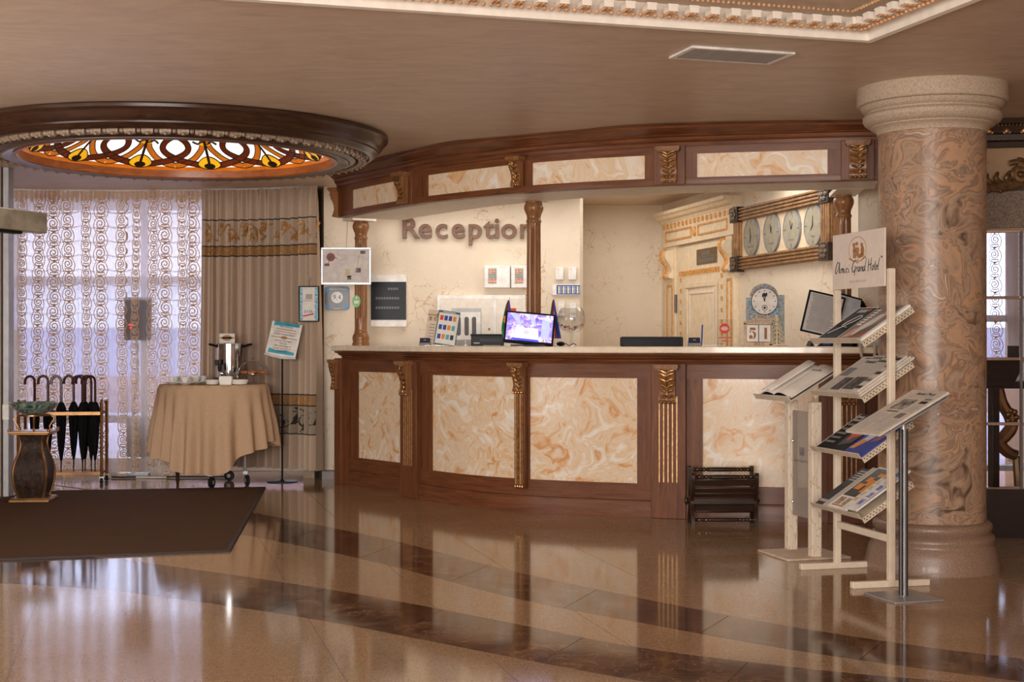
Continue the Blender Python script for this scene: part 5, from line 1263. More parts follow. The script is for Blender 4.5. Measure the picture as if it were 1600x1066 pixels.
# monitor with flags
t, s = dthing('monitor', 'black framed screen showing a bright picture of a hotel desk', 'monitor', 825, -.085, radians(-2))
M = T(0, 0, .012) @ RY(radians(5)) @ lean(12); w, h = 39*s, 51*s
MB(M).b2(-w, w, -.012, .018, 0, h).build('housing', M_blackg, t, bev=.006)
a, b_ = w-.014, h-.014
def scr(): 
    tt = NT('lit_screen').set(.15); v = tt.coord(); n = tt.noise(v, 14, 4, .65, .8); c = tt.ramp(n.outputs[0], [(.3, (70, 62, 190)), (.48, (170, 150, 235)), (.58, (235, 228, 250)), (.75, (150, 90, 110))]); tt.col(c); tt.ln(c, tt.p.inputs['Emission Color']); tt.p.inputs['Emission Strength'].default_value = .8; return tt.m
MB(M).b2(-a, a, -.0135, -.012, .022, b_).build('display', scr(), t, sm=0)
E1 = mk('screen_white', (236, 232, 252), .2, em=(236, 232, 255), es=.95, var=.03); E2 = mk('screen_blue', (80, 80, 220), .2, em=(86, 84, 225), es=.7); E3 = mk('screen_pale_blue', (180, 190, 250), .2, em=(180, 190, 255), es=.8)
MB(M).plate([(-a*.72, h*.16), (a*.42, h*.14), (a*.38, h*.50), (-a*.50, h*.50)], -.0142, -.0135).build('picture_desk', E1, t, sm=0)
MB(M).plate([(-a*.78, h*.10), (a*.46, h*.08), (a*.42, h*.15), (-a*.72, h*.17)], -.0144, -.0135).build('picture_shadow', E2, t, sm=0)
MB(M).b2(a*.52, a*.86, -.0142, -.0135, h*.2, h*.78).plate([(-a*.9, b_*.98), (-a*.6, b_*.98), (-a*.3, h*.55), (-a*.42, h*.55)], -.0142, -.0135).plate([(-a*.1, b_*.98), (a*.12, b_*.98), (a*.3, h*.58), (a*.2, h*.58)], -.0142, -.0135).build('picture_column', E3, t, sm=0)
MB(M).tube([(-.02+.014*cos(k), -.0145, h*.37+.009*sin(k)) for k in [2*pi*i/14 for i in range(14)]], .0016, 4, closed=True).build('picture_emblem', M_navy, t)
MB().b2(-w*.7, w*.7, -.03, .035, 0, .012).build('foot', M_blackg, t, bev=.003)
for px, lab, fx in ((796, 'small striped flag left behind the screen', -1), (866, 'small striped flag right behind the screen', 1)):
    f, s = dthing('table_flag', lab, 'flag', px, .24, 0)
    MB().lathe([(0, 0), (.035, 0), (.035, .008), (.006, .014), (0, .014)], 20).tube([(0, 0, .01), (0, 0, .365)], .003, 6).ball((0, 0, .368), .005, 8, 5).build('stick', M_white, f)
    hh = .345
    def fpt(u, v): # u across, v from tip down: cloth hangs in a narrow fold
        wv = .012+.115*v**.8*(1-.25*max(0, v-.75)*4); x = -fx*0+(-.9 if fx < 0 else -.75)*wv*u+.022*v*(1 if fx > 0 else .5)
        return Vector((x+.03*v, -.012*sin(u*6+v*2), hh-.29*v))
    for nm, u0, u1, mt in (('blue_stripe', 0, .34, mk('flag_blue', (40, 76, 190), .6)), ('red_stripe', .34, .72, mk('flag_crimson', (172, 48, 74), .6)), ('green_stripe', .72, 1.0, mk('flag_green', (52, 130, 78), .6))):
        MB().surf(lambda u, v: fpt(u0+(u1-u0)*u, v), 4, 10).build(nm, mt, f, sm=60, solid=.0015)
    g = MB()
    for k in range(5): a = 2*pi*k/5; g.ball((-.022+.014*cos(a), -.016, hh-.145+.022*sin(a)), (.013, .003, .015), 8, 4)
    g.build('gold_emblem', M_orange, f)
# earphones/mouse lump beside the screen
q = MB(T(*desk_xy(876, .05), CT)).ball((0, 0, .016), (.032, .05, .018), 14, 8).build('computer_mouse', M_blackg); tag(q, 'shiny black computer mouse right of the screen foot', 'mouse')
P = [(*desk_xy(880+4*k, .05+.02*(k % 2)), CT+.006+.012*(k % 3 == 1)) for k in range(6)]
q = MB().tube(smooth(P, 4), .003, 6).build('mouse_cable', M_black); tag(q, 'thin black cable curling beside the mouse', 'cable')
# goblet with sweets
gx, gy = desk_xy(893, .16); gb = thing('glass_goblet', 'huge clear brandy glass holding wrapped sweets', 'glass', (gx, gy, CT))
MB().lathe([(0, 0), (.055, 0), (.055, .004), (.02, .012), (.010, .03), (.010, .07), (.018, .09), (.05, .105), (.085, .135), (.103, .175), (.104, .215), (.092, .255), (.074, .28), (.071, .281), (.089, .254), (.100, .215), (.099, .175), (.082, .139), (.05, .11), (0, .10)], 48).build('goblet', M_clear, gb)
cc = [M_red, M_white, M_orange, M_blue, M_white, M_brownp, M_red]
for k in range(22):
    a = k*2.4; r_ = .012+.068*sqrt((k+.5)/22); z = CT+.122+.022*(r_/.08)**2+.012*(k % 2)
    q = MB(T(gx+r_*cos(a), gy+r_*sin(a), z) @ RZ(a) @ RY(.4*(k % 3-1))).ball((0, 0, 0), (.010, .007, .006), 8, 5).add([(-.010, 0, 0), (-.018, .006, 0), (-.018, -.006, 0), (.010, 0, 0), (.018, .006, 0), (.018, -.006, 0), (-.014, 0, .003), (.014, 0, .003)], [(0, 1, 6), (0, 6, 2), (3, 4, 7), (3, 7, 5)]).build('wrapped_sweet', cc[k % 7], sm=40)
    tag(q, ('red', 'white', 'orange', 'blue', 'white', 'brown', 'red')[k % 7]+' wrapped sweet inside the huge brandy glass', 'sweet', 'wrapped sweets in the glass, '+('red', 'white', 'orange', 'blue', 'white', 'brown', 'red')[k % 7])
# second workstation top, papers, acrylic sign
t, s = dthing('rear_monitor_top', 'wide black monitor back rising behind the worktop centre right', 'monitor', 1018, .32)
MB().plate([(-49*s, .0), (-49*s, .062), (-46*s, .068), (46*s, .068), (49*s, .062), (49*s, -.10)], -.02, .02).build('housing', M_black, t, bev=.005)
MB().plate([(-46*s, .004), (-44*s, .055), (44*s, .055), (46*s, -.08)], -.023, -.02).build('dark_face', M_blackg, t, bev=.002); MB().b2(-.03, .03, .02, .06, -.0, .03).build('arm', M_black, t)
p = MB(T(*desk_xy(1112, .2), CT) @ RZ(.1)).b2(-.085, .085, -.06, .06, .0, .008).build('paper_pad', M_paper, bev=.001); tag(p, 'white paper pad lying by the pen', 'paper')
t, s = dthing('acrylic_sign', 'clear acrylic sign with a round red emblem', 'sign', 1133, .10)
MB().b2(-12.5*s, 12.5*s, -.002, .001, 0, 42*s).build('clear_plate', M_clear, t, sm=0); MB().b2(-12.5*s, 12.5*s, -.035, .035, 0, .003).build('foot', M_clear, t, sm=0)
MB().plate([(-1*s+8*s*cos(a), 27.5*s+8*s*sin(a)) for a in [2*pi*i/32 for i in range(32)]], -.004, -.002).build('red_disc', M_red, t, sm=0)
g = MB()
for kx, kz in ((-4.4, 0), (-1.5, 0), (1.5, 0), (4.4, 0), (-2.4, 1.9), (.0, 1.9), (2.4, 1.9), (-2.4, -1.9), (.0, -1.9), (2.4, -1.9)): g.tube([((-1+kx)*s+1.25*s*cos(a), -.0045, (27.5+kz)*s+1.05*s*sin(a)) for a in [2*pi*i/12 for i in range(12)]], .0014, 4, closed=True)
g.build('white_knot', M_white, t); g = MB()
for z, w_ in ((12.2*s, 10*s), (7.2*s, 6*s)):
    x = -w_
    while x < w_: q = (1.0+R.random()*.8)*s; g.b2(x, x+q*.8, -.003, -.002, z, z+(1.6+R.random()*.9)*s); x += q
g.build('red_lettering', M_red, t, sm=0)
# countdown clock calendar
t, s = dthing('countdown_clock', 'wooden clock calendar reading 51 with a cut-out tree', 'clock', 1194, .14)
Mw = mk('pale_plywood', (206, 176, 140), .6, var=.1, vs=50); Mbr = mk('brown_cut_letter', (150, 96, 56), .6)
MB().b2(-33*s, 33*s, -.04, .05, 0, .008).build('base_board', Mw, t, sm=0)
bk = [(-28*s, .008), (-28*s, 76*s), (-20*s, 76*s)]+[(22*s*cos(a)-0*s, 78*s+20*s*sin(a)) for a in [pi-pi*i/18 for i in range(19)]]+[(22*s, 80*s), (32*s, 80*s), (32*s, .008)]
MB().plate(bk, .005, .012).build('back_plate', mk('grey_blue_backdrop', (150, 158, 156), .6, var=.15, vs=50), t, sm=0)
ins = [(-23*s, .1), (-24*s, 70*s)]+[(19*s*cos(a), 77*s+18*s*sin(a)) for a in [pi-pi*i/14 for i in range(15)]]+[(24*s, 70*s), (23*s, .1)]
MB().plate(ins, .0, .005).build('blue_scene', mk('blue_brown_scene', (112, 140, 158), .6, var=.4, vs=60), t, sm=0)
g = MB()
for k in range(9): a = pi-pi*(k+.5)/9; g.ball((17*s*cos(a)*1.15, -.001, 77*s+17*s*sin(a)), (.008, .003, .008), 8, 4)
for z in (45, 55, 65): 
    for x in (-23, 23): g.ball((x*s, -.001, z*s), (.007, .003, .007), 8, 4)
g.build('copper_star', mk('copper_star_print', (196, 122, 66), .5), t, kind='stuff')
dial = MB(T(0, -.012, 70*s)).lathe([(0, -.006), (19.5*s, -.006), (20*s, -.002), (20*s, .006), (0, .006)], 48, RX(pi/2)).build('dial', mk('pale_dial', (226, 216, 204), .5), t, sm=30)
MB(T(0, -.012, 70*s)).tube([(20*s*cos(a), 0, 20*s*sin(a)) for a in [2*pi*i/48 for i in range(48)]], .004, 6, closed=True).build('dial_rim', M_wooddd, dial, world=True) if False else MB(T(0, -.012, 70*s)).tube([(20*s*cos(a), 0, 20*s*sin(a)) for a in [2*pi*i/48 for i in range(48)]], .004, 6, closed=True).build('dial_rim', M_wooddd, t)
g = MB(T(0, -.0195, 70*s))
for k in range(12): a = pi/2*k/3; g.box((16.5*s*cos(a), 0, 16.5*s*sin(a)), (.010, .002, .005), RY(0) if k % 3 == 0 else Matrix.Identity(4))
for k in range(4): g.ball(((-.012+.008*k), 0, 9*s+.008*(k % 2)), (.007, .002, .014), 8, 4)
g.tube([(0, -.002, 0), (-.012, -.002, 9*s)], [.004, .002], 4); g.tube([(0, -.002, 0), (.004, -.002, 12*s)], [.003, .0015], 4)
g.tube([(.018*cos(a), 0, -.045+.018*sin(a)) for a in [2*pi*i/16 for i in range(16)]], .002, 4, closed=True); g.ball((0, 0, -.045), (.009, .002, .009), 8, 4)
g.build('hand_and_numerals', M_ink, t)
g = MB()
for x in (-10, -3, 4, 11): g.tube([(x*s+.012*cos(a), -.01, 46*s+.010*sin(a)) for a in [2*pi*i/10 for i in range(10)]], .004, 5, closed=True)
g.tube(smooth([(-20*s, -.01, 44*s), (-18*s, -.01, 50*s), (-13*s, -.01, 50*s), (-12*s, -.01, 44*s), (-20*s, -.01, 42*s)], 4), .006, 6); g.b2(-20*s, 16*s, -.014, -.004, 41*s, 43*s)
g.build('scroll_ornament', Mw, t)
MB().b2(-32*s, 12*s, -.030, .0, .008, 6*s).b2(-32*s, -29.5*s, -.03, 0, 6*s, 36*s).b2(10*s, 12*s, -.03, 0, 6*s, 36*s).b2(-32*s, 12*s, -.03, 0, 34*s, 40*s).build('calendar_box', Mw, t, sm=0)
for k, (x, ch) in enumerate(((-19.5, '5'), (.0, '1'))):
    c = MB().b2((x-9)*s, (x+9)*s, -.034, -.006, 7*s, 33*s).build('number_block', M_paper, t, bev=.002)
    u_ = s*1.0; dg = MB(T(x*s, 0, 20*s))
    if ch == '5':
        dg.plate([(-4*u_, 5*u_), (5*u_, 5*u_), (4*u_, 9*u_), (-4*u_, 9*u_)], -.0355, -.034).plate([(-4.5*u_, .5*u_), (-2.6*u_, 1.6*u_), (-2.6*u_, 4.2*u_), (-4.5*u_, 4.2*u_)], -.0355, -.034)
        P = [(-1.8*u_, 2.6*u_), (.8*u_, 3.2*u_), (3.6*u_, 2.2*u_), (5.4*u_, -1*u_), (5.2*u_, -4.6*u_), (3.4*u_, -7.6*u_), (.6*u_, -8.9*u_), (.4*u_, -8.0*u_), (1.8*u_, -6.0*u_), (2.2*u_, -2.6*u_), (1.6*u_, .2*u_), (.2*u_, 1.4*u_)]
        dg.plate(P, -.0355, -.034).plate([(-2.6*u_+2.8*u_*cos(q), -5.6*u_+3.0*u_*sin(q)) for q in [2*pi*i/14 for i in range(14)]], -.0355, -.034)
    else: dg.plate([(-2.0*u_, -8.9*u_), (4.0*u_, -8.9*u_), (4.0*u_, -8.0*u_), (3.0*u_, -8.0*u_), (3.0*u_, 9*u_), (-2.0*u_, 8.4*u_), (-2.0*u_, 7.4*u_), (-1.0*u_, 7.4*u_), (-1.0*u_, -8.0*u_), (-2.0*u_, -8.0*u_)], -.0355, -.034)
    dg.build('number', Mbr, c, sm=0)
text('ДО НОВОГО ГОДА', .021, fr((-10*s, -.0305, 37*s), (1, 0, 0), (0, 0, 1)), Mbr, t); text('ДНЕЙ', .024, fr((-10*s, -.0305, 3.6*s), (1, 0, 0), (0, 0, 1)), Mbr, t)
g = MB(); n = 5
for lv in range(6):
    z = (5+7*lv)*s; w = (15-2.2*lv)*s
    for sx in (-1, 1):
        g.tube([(19*s+sx*w*.55+sx*w*.40*(1-.7*i/9)*cos(i*.62), -.022, z+.016*(1-.7*i/9)*sin(i*.62)+.008) for i in range(10)], .0038, 5)
        g.tube([(19*s, -.022, z+.02), (19*s+sx*w*.5, -.022, z-.004), (19*s+sx*w*.98, -.022, z+.008)], .004, 5)
g.tube([(19*s, -.022, .01), (19*s, -.022, 46*s)], [.007, .004], 6); g.ball((19*s, -.022, 47*s), (.012, .004, .014), 8, 5); g.b2(7*s, 31*s, -.03, -.014, .008, .016)
g.build('cut_out_tree', mk('tree_plywood', (222, 196, 156), .6), t)
# document flip stand with phone base
fx, fy = desk_xy(1290, -.02); t = thing('document_stand', 'black document flip stand with typed pages fanned open', 'document stand', (fx, fy, CT)); s = fy/F
MB().plate([(-28*s, .0), (-24*s, 9*s), (38*s, 9*s), (40*s, 0)], -.07, .07).build('base', M_black, t, bev=.005); MB().b2(-8*s, 4*s, -.0715, -.07, 2.5*s, 5*s).build('blue_label', M_blue, t, sm=0)
Mf = RY(radians(13)) @ T(.0, -.045, 0)
x0 = -40
pgm = MB(Mf).plate([(-47*s, 14*s), (11*s, 14*s), (11*s, 80*s), (-47*s, 80*s)], -.010, .0).build('page_frame', M_blackg, t, bev=.003)
MB(Mf).plate([(-44*s, 17*s), (8*s, 17*s), (8*s, 77*s), (-44*s, 77*s)], -.012, -.010).build('page', mk('grey_typed_page', (198, 190, 184), .6, var=.03), t, sm=0)
g = MB(Mf)
for k in range(24):
    z = (74-2.35*k)*s; g.b2((-41+R.random()*3)*s, (5-R.random()*10)*s, -.0128, -.012, z, z+.0042)
g.build('typed_line', M_grey, t, sm=0)
for k in range(6):
    Mk = T((13+2.2*k)*s, -.02+.009*k, 14*s) @ RZ(radians(34+1.5*k)) @ RY(radians(10+3*k))
    MB(Mk).b2(0, .22, -.004, .002, 0, .31).build('page_frame', M_blackg, t, sm=0)
    if k == 0: MB(Mk).b2(.012, .208, -.006, -.004, .012, .298).build('white_page', mk('bright_page', (228, 234, 240), .5), t, sm=0)
MB().tube([(0, 0, .03), (6*s, .01, 20*s)], .015, 8).build('stem', M_black, t)
lp_ = 9.56
q = MB().tube(smooth([(X_(1345, lp_), lp_+.04, 1.2165), (X_(1344.5, lp_), lp_, 1.215), (X_(1345, lp_), lp_-.015, 1.16), (X_(1350, lp_), lp_-.015, Z_(565, lp_)), (X_(1356, lp_), lp_-.015, Z_(569, lp_)), (X_(1362, lp_), lp_-.015, Z_(565, lp_)), (X_(1366, lp_), lp_-.015, 1.16), (X_(1367, lp_), lp_, 1.215), (X_(1366.5, lp_), lp_+.04, 1.2165)], 5), .010, 8).build('cord_loop', mk('pale_cord', (186, 172, 156), .6)); tag(q, 'pale thick cord loop hanging over the worktop edge behind the magazine rack', 'cord')
q = MB(T(*desk_xy(1356, .15), CT)).b2(-.08, .08, -.09, .09, 0, .02).b2(-.075, .08, -.085, .09, .02, .032).build('paper_stack', M_news, bev=.001); tag(q, 'stack of grey papers at the right end of the worktop', 'papers')

# ------------------------------------------------------------------ printed matter
def printed(name, label, cat, M, w, h, th, base, group=None):
    """flat sheaf on frame M (x across, y up the page, z out of the page)"""
    t = thing(name, label, cat, M.translation, 0, group); t.rotation_euler = M.to_euler()
    MB().prism([(0, 0), (w, 0), (w, h), (0, h)], 0, th).build('sheaf', base, t, sm=0, bev=.001); return t
def pr(t, x0, x1, y0, y1, mat, z, nm='print'): return MB().prism([(x0, y0), (x1, y0), (x1, y1), (x0, y1)], z, z+.0005).build(nm, mat, t, sm=0)
def lines(t, x0, x1, y0, y1, n, z, mat=None, nm='text_line'):
    g = MB(); dy = (y1-y0)/n
    for k in range(n): g.prism([(x0, y0+dy*k), (x1-(x1-x0)*R.random()*.12, y0+dy*k), (x1-(x1-x0)*.06, y0+dy*k+dy*.45), (x0, y0+dy*k+dy*.45)], z, z+.0004)
    return g.build(nm, mat or M_lgrey, t, sm=0)
def poly(t, pts, mat, z, nm='print'): return MB().prism(pts, z, z+.0005).build(nm, mat, t, sm=0)

# ------------------------------------------------------------------ magazine rack
M_rack = mk('whitewashed_rack', (222, 206, 184), .45, var=.03, vs=20); M_perf = mk('perforated_cream_metal', (204, 188, 166), .45)
ru = Vector((.2305, -.973, 0)).normalized(); rd_ = Vector((.973, .2305, 0))
O = Vector((1.858, 7.527, 0)); MK = fr(O, ru, rd_)      # x = left->right along the rack, y = away from the readers, z up
rack = thing('magazine_rack', 'cream metal magazine rack with four tilted shelves before the column', 'magazine rack', O); rack.rotation_euler = MK.to_euler()
HP = .302
for s in (-1, 1):
    MB().b2(s*HP-.017, s*HP+.017, -.017, .017, .0, 1.62).build('upright', M_rack, rack, bev=.003)
    MB().b2(s*HP-.018, s*HP+.018, -.22, .21, 0, .034).build('foot', M_rack, rack, bev=.004)
MB().b2(-HP, HP, -.013, .013, .225, .262).build('cross_bar', M_rack, rack, bev=.003)
dots = MB().lathe([(0, 0), (.0035, 0), (.0035, .001), (0, .001)], 6)
sh_z = (1.242, .960, .655, .348); TILT = radians(33); SM = []
for z in sh_z:
    Ms = T(-.285, -.155, z) @ RX(TILT)     # x right, y up the slope, z out
    sh = MB(Ms).b2(0, .57, 0, .335, -.003, 0).b2(0, .57, -.003, 0, -.003, .030).build('shelf', M_perf, rack, sm=0, bev=.001)
    for s in (0, .57): MB(Ms).b2(s-.0015, s+.0015, 0, .335, -.030, .0).build('side_flange', M_perf, sh, sm=0)
    g = MB(); 
    for r_ in range(2):
        for k in range(16): g.lathe([(0, 0), (.0042, 0), (0, .0006)], 6, Ms @ T(.5716, .012+.021*k+.010*r_, -.008-.012*r_) @ RY(pi/2))
    for r_ in range(2):
        for k in range(38): g.lathe([(0, 0), (.0028, 0), (0, .0006)], 5, Ms @ T(.008+.015*k, -.0036, .008+.012*r_) @ RX(pi/2))
    g.build('perforation', mk('dark_hole', (70, 60, 52), .7), sh, sm=0, kind='stuff'); SM.append(MK @ Ms)
# sign
sg = thing('hotel_sign', 'white hotel sign board with gold emblem above the magazine rack', 'sign', MK @ Vector((0, -.022, 1.53))); sg.rotation_euler = MK.to_euler()
MB().b2(-.295, .292, -.008, .0, 0, .298).build('board', mk('warm_white_board', (226, 212, 198), .5, var=.02), sg, bev=.001)
def tf(x, z): return fr((x, -.0085, z), (1, 0, 0), (0, 0, 1))
Mbz = mk('bronze_print', (170, 120, 74), .5)
MB().tube([(-.005+.098*cos(a)*1.0, -.0085, .205+.066*sin(a)) for a in [2*pi*i/48 for i in range(48)]], .0016, 4, closed=True).build('emblem_ring', Mbz, sg)
g = MB()
for x, z, a, b in ((-.045, .232, .016, .010), (-.012, .235, .016, .010), (.045, .226, .014, .012), (-.04, .198, .018, .016), (-.008, .20, .024, .018), (.052, .196, .020, .026), (-.035, .172, .022, .014), (.0, .178, .016, .010), (.042, .172, .026, .012), (.015, .164, .02, .007), (-.04, .218, .012, .009)):
    g.plate([(x+a*cos(t), z+b*sin(t)) for t in [2*pi*i/12 for i in range(12)]], -.0090, -.008)
for s in (-1, 1):
    for k in range(3): g.plate([(-.005+s*(.030+.022*k), .140+.006*k), (-.005+s*(.052+.022*k), .142+.008*k), (-.005+s*(.055+.02*k), .150+.008*k), (-.005+s*(.034+.02*k), .147+.006*k)], -.009, -.008)
g.tube([(-.005+.013*cos(t), -.0085, .141+.009*sin(t)) for t in [2*pi*i/14 for i in range(14)]], .002, 4, closed=True); g.build('emblem_figures', Mbz, sg, sm=0)
# handwriting strokes in a unit space (x advance, y up); tall narrow slanted script
GL = {'A': ([[(.62, .12), (.50, .75), (.30, 1.0), (.12, .7), (.02, .25), (.10, .02), (.30, .25), (.50, .75), (.56, .95)], [(.56, .95), (.52, .3), (.58, .05), (.70, .12)]], .74),
 'm': ([[(0, .40), (.05, .03)], [(.05, .25), (.14, .42), (.20, .36), (.19, .03)], [(.20, .25), (.30, .42), (.36, .34), (.34, .08), (.42, .06)]], .44),
 'i': ([[(.02, .38), (.04, .08), (.12, .06)], [(.06, .60), (.08, .66)]], .24), 'c': ([[(.24, .34), (.15, .42), (.04, .25), (.07, .05), (.22, .06)]], .34),
 'G': ([[(.52, .82), (.40, 1.0), (.16, .75), (.04, .30), (.14, .02), (.36, .15), (.48, .46), (.30, .44)], [(.48, .46), (.42, .05), (.34, -.30)]], .58),
 'r': ([[(0, .40), (.04, .03)], [(.04, .25), (.14, .42), (.20, .40)]], .22), 'a': ([[(.24, .38), (.12, .42), (.02, .22), (.06, .04), (.18, .12), (.25, .40), (.24, .10), (.32, .06)]], .34),
 'n': ([[(0, .40), (.04, .03)], [(.04, .25), (.16, .42), (.22, .34), (.20, .08), (.28, .06)]], .30), 'd': ([[(.24, .36), (.12, .42), (.02, .22), (.06, .04), (.18, .12), (.28, .45), (.40, 1.1)], [(.28, .45), (.26, .10), (.34, .06)]], .38),
 'H': ([[(.12, 1.0), (.10, .5), (.04, -.05)], [(.44, 1.05), (.40, .5), (.36, .02)], [(.02, .44), (.25, .52), (.50, .56)]], .54), 'o': ([[(.12, .42), (.02, .22), (.08, .03), (.22, .2), (.18, .40), (.12, .42), (.30, .36)]], .30),
 't': ([[(.12, .80), (.06, .3), (.10, .05), (.18, .08)], [(-.02, .48), (.22, .52)]], .20), 'e': ([[(.02, .20), (.16, .30), (.14, .42), (.03, .30), (.04, .06), (.18, .10)]], .22), 'l': ([[(.20, 1.0), (.08, .5), (.06, .08), (.14, .06)]], .17)}
def script(body, x0, x1, z0, hgt, parent, M, mat, r, y=-.0085, slant=.10):
    tot = sum(GL[c][1] if c in GL else .22 for c in body); k = (x1-x0)/tot; x = 0; g = MB(M)
    for c in body:
        if c not in GL: x += .22; continue
        for st in GL[c][0]:
            P = [(x0+(x+px)*k+slant*py*hgt, y, z0+py*hgt) for px, py in st]; P = smooth(P, 4) if len(P) > 2 else P
            n = len(P); g.tube(P, [r*(.65+.5*sin(pi*i/max(n-1, 1))) for i in range(n)], 5)
        x += GL[c][1]
    return g.build('script_lettering', mat, parent)
script('Amici Grand Hotel', -.262, .232, .085, .064, sg, None, M_ink, .0022)
text('®', .018, tf(.262, .150), M_ink, sg); text('KRASNODAR', .019, tf(0, .036), mk('pale_bronze_print', (188, 160, 134), .5), sg, space=1.5, sx=1.2)

def onshelf(i, x, y, z=.0): return SM[i] @ T(x, y, z)
# shelf 1: two glossy magazines
m1 = printed('magazine', 'black glossy magazine with a silver pen stroke, top shelf', 'magazine', onshelf(0, .02, .004, .001) @ RX(.01), .235, .325, .008, mk('black_cover', (30, 27, 27), .6, 0, .12), 'magazines on the rack')
pr(m1, 0, .235, 0, .006, M_paper, .008); pr(m1, .0, .006, 0, .325, M_paper, .008); pr(m1, .229, .235, 0, .325, M_paper, .008); pr(m1, 0, .235, .319, .325, M_paper, .008)
pr(m1, .05, .15, .275, .303, M_lgrey, .0082, 'masthead'); pr(m1, .16, .185, .285, .305, M_red, .0082, 'masthead'); g = MB().tube(smooth([(.05, .07, .009), (.12, .14, .009), (.19, .22, .009), (.15, .24, .009), (.09, .15, .009), (.17, .13, .009)], 5), .003, 5).build('pen_stroke', M_lgrey, m1)
m2 = printed('magazine', 'grey fashion magazine with a posing figure, top shelf', 'magazine', onshelf(0, .262, .004, .001), .25, .335, .009, mk('grey_cover', (142, 128, 118), .6, 0, .15), 'magazines on the rack')
Msk = mk('skin_print', (206, 150, 120), .5); Mdk = mk('dark_brown_print', (72, 46, 38), .5); Mwh = mk('white_dress_print', (214, 204, 196), .5)
poly(m2, [(.06, .06), (.12, .05), (.17, .16), (.18, .26), (.12, .25), (.09, .16)], Mwh, .009); poly(m2, [(.13, .25+.0), (.18, .25), (.19, .29), (.14, .295)], Msk, .0094); poly(m2, [(.12, .285), (.20, .28), (.215, .31), (.15, .325)], Mdk, .0098)
poly(m2, [(.03, .03), (.10, .04), (.09, .12), (.05, .11)], Msk, .0095); poly(m2, [(.12, .02), (.24, .10), (.22, .16), (.14, .10)], Mdk, .0092); poly(m2, [(.14, .005), (.24, .07), (.24, .085), (.13, .02)], M_red, .0099); lines(m2, .01, .06, .15, .31, 7, .0094, M_white)
m3 = printed('magazine', 'pale magazine leaning at the right edge of the top shelf', 'magazine', onshelf(0, .525, .008, .001), .035, .33, .014, M_paper, 'magazines on the rack')
# shelf 2: newspapers
for k, (x, lab) in enumerate(((.015, 'newspaper at the left of the second shelf, text only'), (.155, 'newspaper mid second shelf with a dark photograph'), (.30, 'newspaper at the right of the second shelf with a dark photograph'))):
    n_ = printed('newspaper', lab, 'newspaper', onshelf(1, x, .004, .0025+.0085*k), .17 if k < 2 else .19, .36, .006, M_news, 'newspapers on the second shelf'); th = .006
    if k: text('Коммерсантъ', .036, T(.088, .295, th+.0005), M_ink, n_, sx=.78); pr(n_, .01, .165, .325, .345, M_grey, th, 'photo'); pr(n_, .012, .16, .03, .145, mk('dark_halftone', (74, 68, 64), .8, var=.5, vs=30), th, 'photo'); lines(n_, .01, .16, .15, .275, 11, th)
    else: lines(n_, .012, .15, .02, .16, 12, th); pr(n_, .02, .13, .17, .25, M_grey, th, 'photo'); lines(n_, .012, .15, .26, .33, 5, th); pr(n_, .05, .115, .338, .346, M_ink, th, 'masthead')
for k in range(3):
    q = printed('newspaper', ('folded newspaper lowest in the pile at the right of the second shelf', 'folded newspaper midway in the pile at the right of the second shelf', 'folded newspaper topmost in the pile at the right of the second shelf')[k], 'newspaper', onshelf(1, .4925, .004, .003+.0138*k), .07, .36-.015*k, .012, M_news, 'newspapers on the second shelf')
    for j in range(5): pr(q, .004, .066, .02+.065*j, .045+.065*j, (M_ink, M_grey)[j % 2], .012)
q = printed('brochure', 'teal brochure under the newspaper pile on the second shelf', 'brochure', onshelf(1, .375, .10, .0008), .184, .275, .001, mk('teal_cover', (84, 124, 126), .4))
# shelf 3
m4 = printed('magazine', 'black magazine with a figure in red drapery, third shelf', 'magazine', onshelf(2, .02, .004, .001), .315, .335, .010, mk('black_cover', (30, 27, 27), .6, 0, .12), 'magazines on the rack')
pr(m4, 0, .005, 0, .335, M_paper, .010); poly(m4, [(.19, .05), (.29, .09), (.305, .16), (.22, .20), (.17, .14)], mk('charcoal_print', (56, 56, 62), .5), .0102); poly(m4, [(.215, .10), (.305, .17), (.308, .20), (.25, .185), (.20, .15)], mk('vermilion_print', (216, 62, 30), .4), .0108); poly(m4, [(.20, .14), (.24, .16), (.26, .20), (.23, .265), (.19, .24), (.17, .18)], Msk, .0106); poly(m4, [(.235, .24), (.28, .23), (.30, .27), (.25, .29)], Mdk, .0111)
pr(m4, .015, .09, .27, .315, M_lgrey, .0103, 'masthead'); pr(m4, .03, .075, .284, .300, M_ink, .0108, 'masthead')
for y in (.07, .11, .15, .19, .23): lines(m4, .02, .13, y, y+.018, 2, .0103, M_lgrey)
m5 = printed('magazine', 'blue sports magazine at the right of the third shelf', 'magazine', onshelf(2, .345, .004, .001), .215, .335, .010, mk('royal_blue_cover', (60, 70, 150), .6, 0, .15), 'magazines on the rack')
poly(m5, [(.02, .08), (.10, .12), (.16, .26), (.10, .28), (.05, .18)], mk('pale_figure_print', (190, 196, 220), .5), .0102); poly(m5, [(.01, .05), (.06, .05), (.10, .12), (.05, .13)], M_orange, .0106); poly(m5, [(.10, .26), (.17, .27), (.19, .31), (.12, .32)], Mdk, .0107); poly(m5, [(.13, .10), (.20, .14), (.20, .24), (.16, .22)], mk('dark_red_print', (120, 40, 50), .5), .0104)
